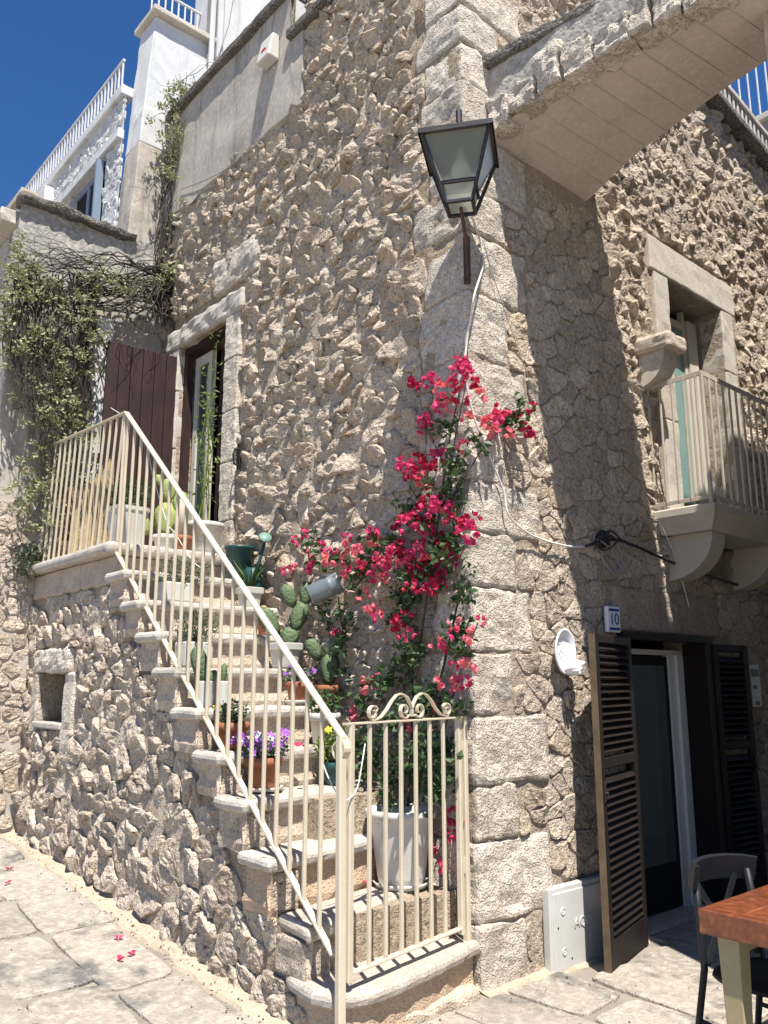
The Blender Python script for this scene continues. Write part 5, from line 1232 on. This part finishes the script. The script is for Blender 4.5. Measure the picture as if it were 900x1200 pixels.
stuff(b.build('fronds', M_palm, t)); b = MB()
for k in range(5): b.tube([(-.95+rg.uniform(-.08, .08), 4.0+rg.uniform(-.1, .2), 2.69), (-.95, 4.08, 3.4)], .018, 6)
b.build('trunk', M_palm, t)
t = thing('ledge_shrub', 'small grey-green shrub sprouting at the left end of the landing edge', 'shrub'); grow(t, (-1.17, 4.28, 2.72), (.14, .16, .17), 420, .04, M_herb, base=(-1.12, 4.3, 2.6), stems=14)

# climbing vine over the grey wall
vine = thing('climbing_vine', 'tangled woody vine with pale small leaves over the grey wall and parapet end', 'climbing plant')
rv = random.Random(5)
def strand(mb, pts, r0, r1, j):
    P = [Vector(p) for p in pts]; out = []
    for a, c in zip(P, P[1:]):
        n = max(2, int((c-a).length/.07))
        for k in range(n): out.append(a.lerp(c, k/n))
    out.append(P[-1]); sd = rv.uniform(0, 99)
    out = [p+noise.noise_vector(p*3.1+Vector((sd, 0, 0)))*j+noise.noise_vector(p*9+Vector((0, sd, 0)))*j*.35 for p in out]
    mb.tube(out, r0, 5, r1)
yB = lambda x, y, d=.12: at(x, y, 1, 4.33-d)
b = MB()
for k in range(40):                                    # vertical bundle by the parapet end
    dx = rv.uniform(-16, 16); top = rv.uniform(85, 240)
    strand(b, [yB(205+dx*.7, 385, rv.uniform(0, .2)), yB(200+dx, 330, .1), yB(200+dx, 280, .1), yB(203+dx, 230, .1), yB(207+dx*.8, 180, .1), yB(214+dx*.8, max(top, 120), .12), yB(220+dx, top, .12)], rv.uniform(.004, .013), .002, .09)
for k in range(60):                                    # across the wall
    y0 = rv.uniform(300, 380); y1 = rv.uniform(290, 380)
    strand(b, [yB(205, y0, .15), yB(165, (y0+y1)/2+rv.uniform(-15, 15), .18), yB(120, (y0+y1)/2+rv.uniform(-20, 15), .2), yB(70, y1, .2), yB(rv.uniform(-5, 50), y1+rv.uniform(-20, 40), .2)], rv.uniform(.004, .012), .002, .12)
for k in range(16):
    x0 = rv.uniform(130, 215); strand(b, [at(x0+10, 330, 1, 4.0), at(x0, 350, 1, 3.86), at(x0+rv.uniform(-12, 12), 372, 1, 3.80), at(x0+rv.uniform(-18, 18), rv.uniform(385, 410), 1, 3.78)], .005, .0015, .06)
for k in range(70):                                    # hanging curtain at left
    x0 = rv.uniform(10, 115); y1 = rv.uniform(430, 640)
    strand(b, [yB(x0, 325, .14), yB(x0+rv.uniform(-15, 12), 400, .25), yB(x0*.8+15+rv.uniform(-12, 12), 480, .25), yB(x0*.6+28+rv.uniform(-12, 12), y1, .2)], rv.uniform(.004, .012), .002, .10)
for k in range(30):                                    # loose twigs
    x0, y0 = rv.choice([(200, 130), (225, 90), (190, 200), (200, 300), (150, 330), (60, 310), (100, 350), (240, 340), (215, 95)]); a = rv.uniform(0, 6.28)
    strand(b, [yB(x0, y0, .12), yB(x0+25*math.cos(a), y0+25*math.sin(a), .2), yB(x0+42*math.cos(a+.4), y0+42*math.sin(a+.4), .22)], .004, .001, .05)
stuff(b.build('branches', M_bark, vine))
b = MB()
VL = [(35,330,40,25,330),(70,360,45,30,420),(30,400,35,40,420),(75,420,40,40,520),(55,470,45,35,480),(85,500,30,40,380),(60,540,35,30,280),(40,580,25,35,240),(70,600,25,30,130),(150,345,30,18,120),(20,300,22,14,120),(205,135,18,35,240),(215,110,16,14,130),(190,330,22,20,120),(228,335,24,26,380),(250,355,14,12,90),(195,190,14,25,100),(205,170,12,20,90),(105,400,16,50,160),(95,560,20,25,120),(130,320,30,14,70),(200,250,14,30,50),(10,370,14,40,180),(110,330,30,14,100)]
for x, y, rx, ry_, n in VL:
    p = yB(x, y, .2); dd = (p-CAM).dot(FW)/FOC; leaves(b, p, (rx*dd*1.15, .16, ry_*dd), int(n*1.7), .045, rv, shape=1.8, clump=14)
stuff(b.build('foliage', M_leafy, vine))

# string of fairy lights along the railing
cable('fairy_lights', [at(130, 478, 0, -1.09), at(165, 505, 0, -1.085), at(180, 560, 0, -1.08), at(195, 610, 0, -1.08), at(205, 625, 0, -1.08), at(235, 665, 0, -1.08), at(262, 640, 0, -1.08)], .003, M_cablew, 'unlit fairy light cable looped through the upper railing bars')
cable('fairy_lights', [at(376, 830, 0, -1.08), at(377, 850, 0, -1.08), at(379, 895, 0, -1.08), at(395, 930, 0, -1.09), at(405, 938, 0, -1.09), at(418, 925, 0, -1.0), at(425, 890, 0, -.95), at(428, 870, 0, -.9)], .0035, M_cablew, 'unlit fairy light cable hanging between railing end and gate')
# fallen bracts
def bract_single(rng):
    mb = MB(); s = .026
    for k in range(2):
        a = rng.uniform(0, 3); o = Vector((math.cos(a), math.sin(a), .25)); w = Vector((-o.y, o.x, .1)); mb.add([(0, 0, 0), o*s*.6+w*s*.5+Vector((0, 0, .012)), o*s*1.3+Vector((0, 0, .006)), o*s*.6-w*s*.5+Vector((0, 0, .014)), o*s*.6], [(0, 1, 4), (1, 2, 4), (2, 3, 4), (3, 0, 4)])
    me = mb.mesh('fallen_bract'); me.materials.append(M_pink); return me
bm1 = [bract_single(rg) for _ in range(3)]
for (x, y, z, lb) in ((138, 1135, .1, 'on the lane paving, left of a close pair'), (156, 1129, .1, 'on the lane paving, right of a close pair'), (250, 1126, .12, 'on the ochre mortar strip below the stair wall'), (307, 1188, .03, 'nearest the bottom edge, left of the railing post'), (138, 1111, .12, 'darker, on a joint above the close pair'), (8, 1023, .35, 'at the left edge on the lane paving'), (12, 1010, .36, 'second at the left edge, a little higher up the lane'), (509, 1190, .0, 'on the paving in front of the gate, lower one'), (533, 1174, .0, 'on the paving in front of the gate, upper one'), (352, 1009, .53, 'on the second step edge by the railing bars'), (380, 977, .79, 'on the third step beside the gate post'), (343, 917, 1.05, 'on the fourth step right of the petunias'), (478, 1097, .29, 'on the first step just inside the gate'), (515, 1083, .29, 'on the first step in the gate shade'), (520, 1078, .29, 'second in the shade inside the gate'), (533, 1096, .29, 'on the nosing under the gate hinge'), (432, 1037, .53, 'on the second step left of the big pot'), (348, 876, 1.27, 'large and pale on the fifth step'), (361, 878, 1.27, 'beside the large pale one on the fifth step')):
    o = bpy.data.objects.new('fallen_bract', rg.choice(bm1)); COL.objects.link(o); p = at(x, y, 2, z); o.location = (p.x, p.y, (gz(p.x, p.y)+.012 if z < .2 or x < 20 else z)+.004); o.rotation_euler = (0, 0, rg.uniform(0, 6.28)); sc_ = 1.5 if 'large' in lb else 1.15; o.scale = (sc_,)*3
    tag(o, 'fallen pink bract ' + lb, 'petal', 'fallen bougainvillea bracts')
for o in list(COL.objects):
    if '_loc' in o: del o['_loc']
    if o.name.split('.')[0] in ('flowers', 'flower_cluster', 'dots'): o['kind'] = 'stuff'
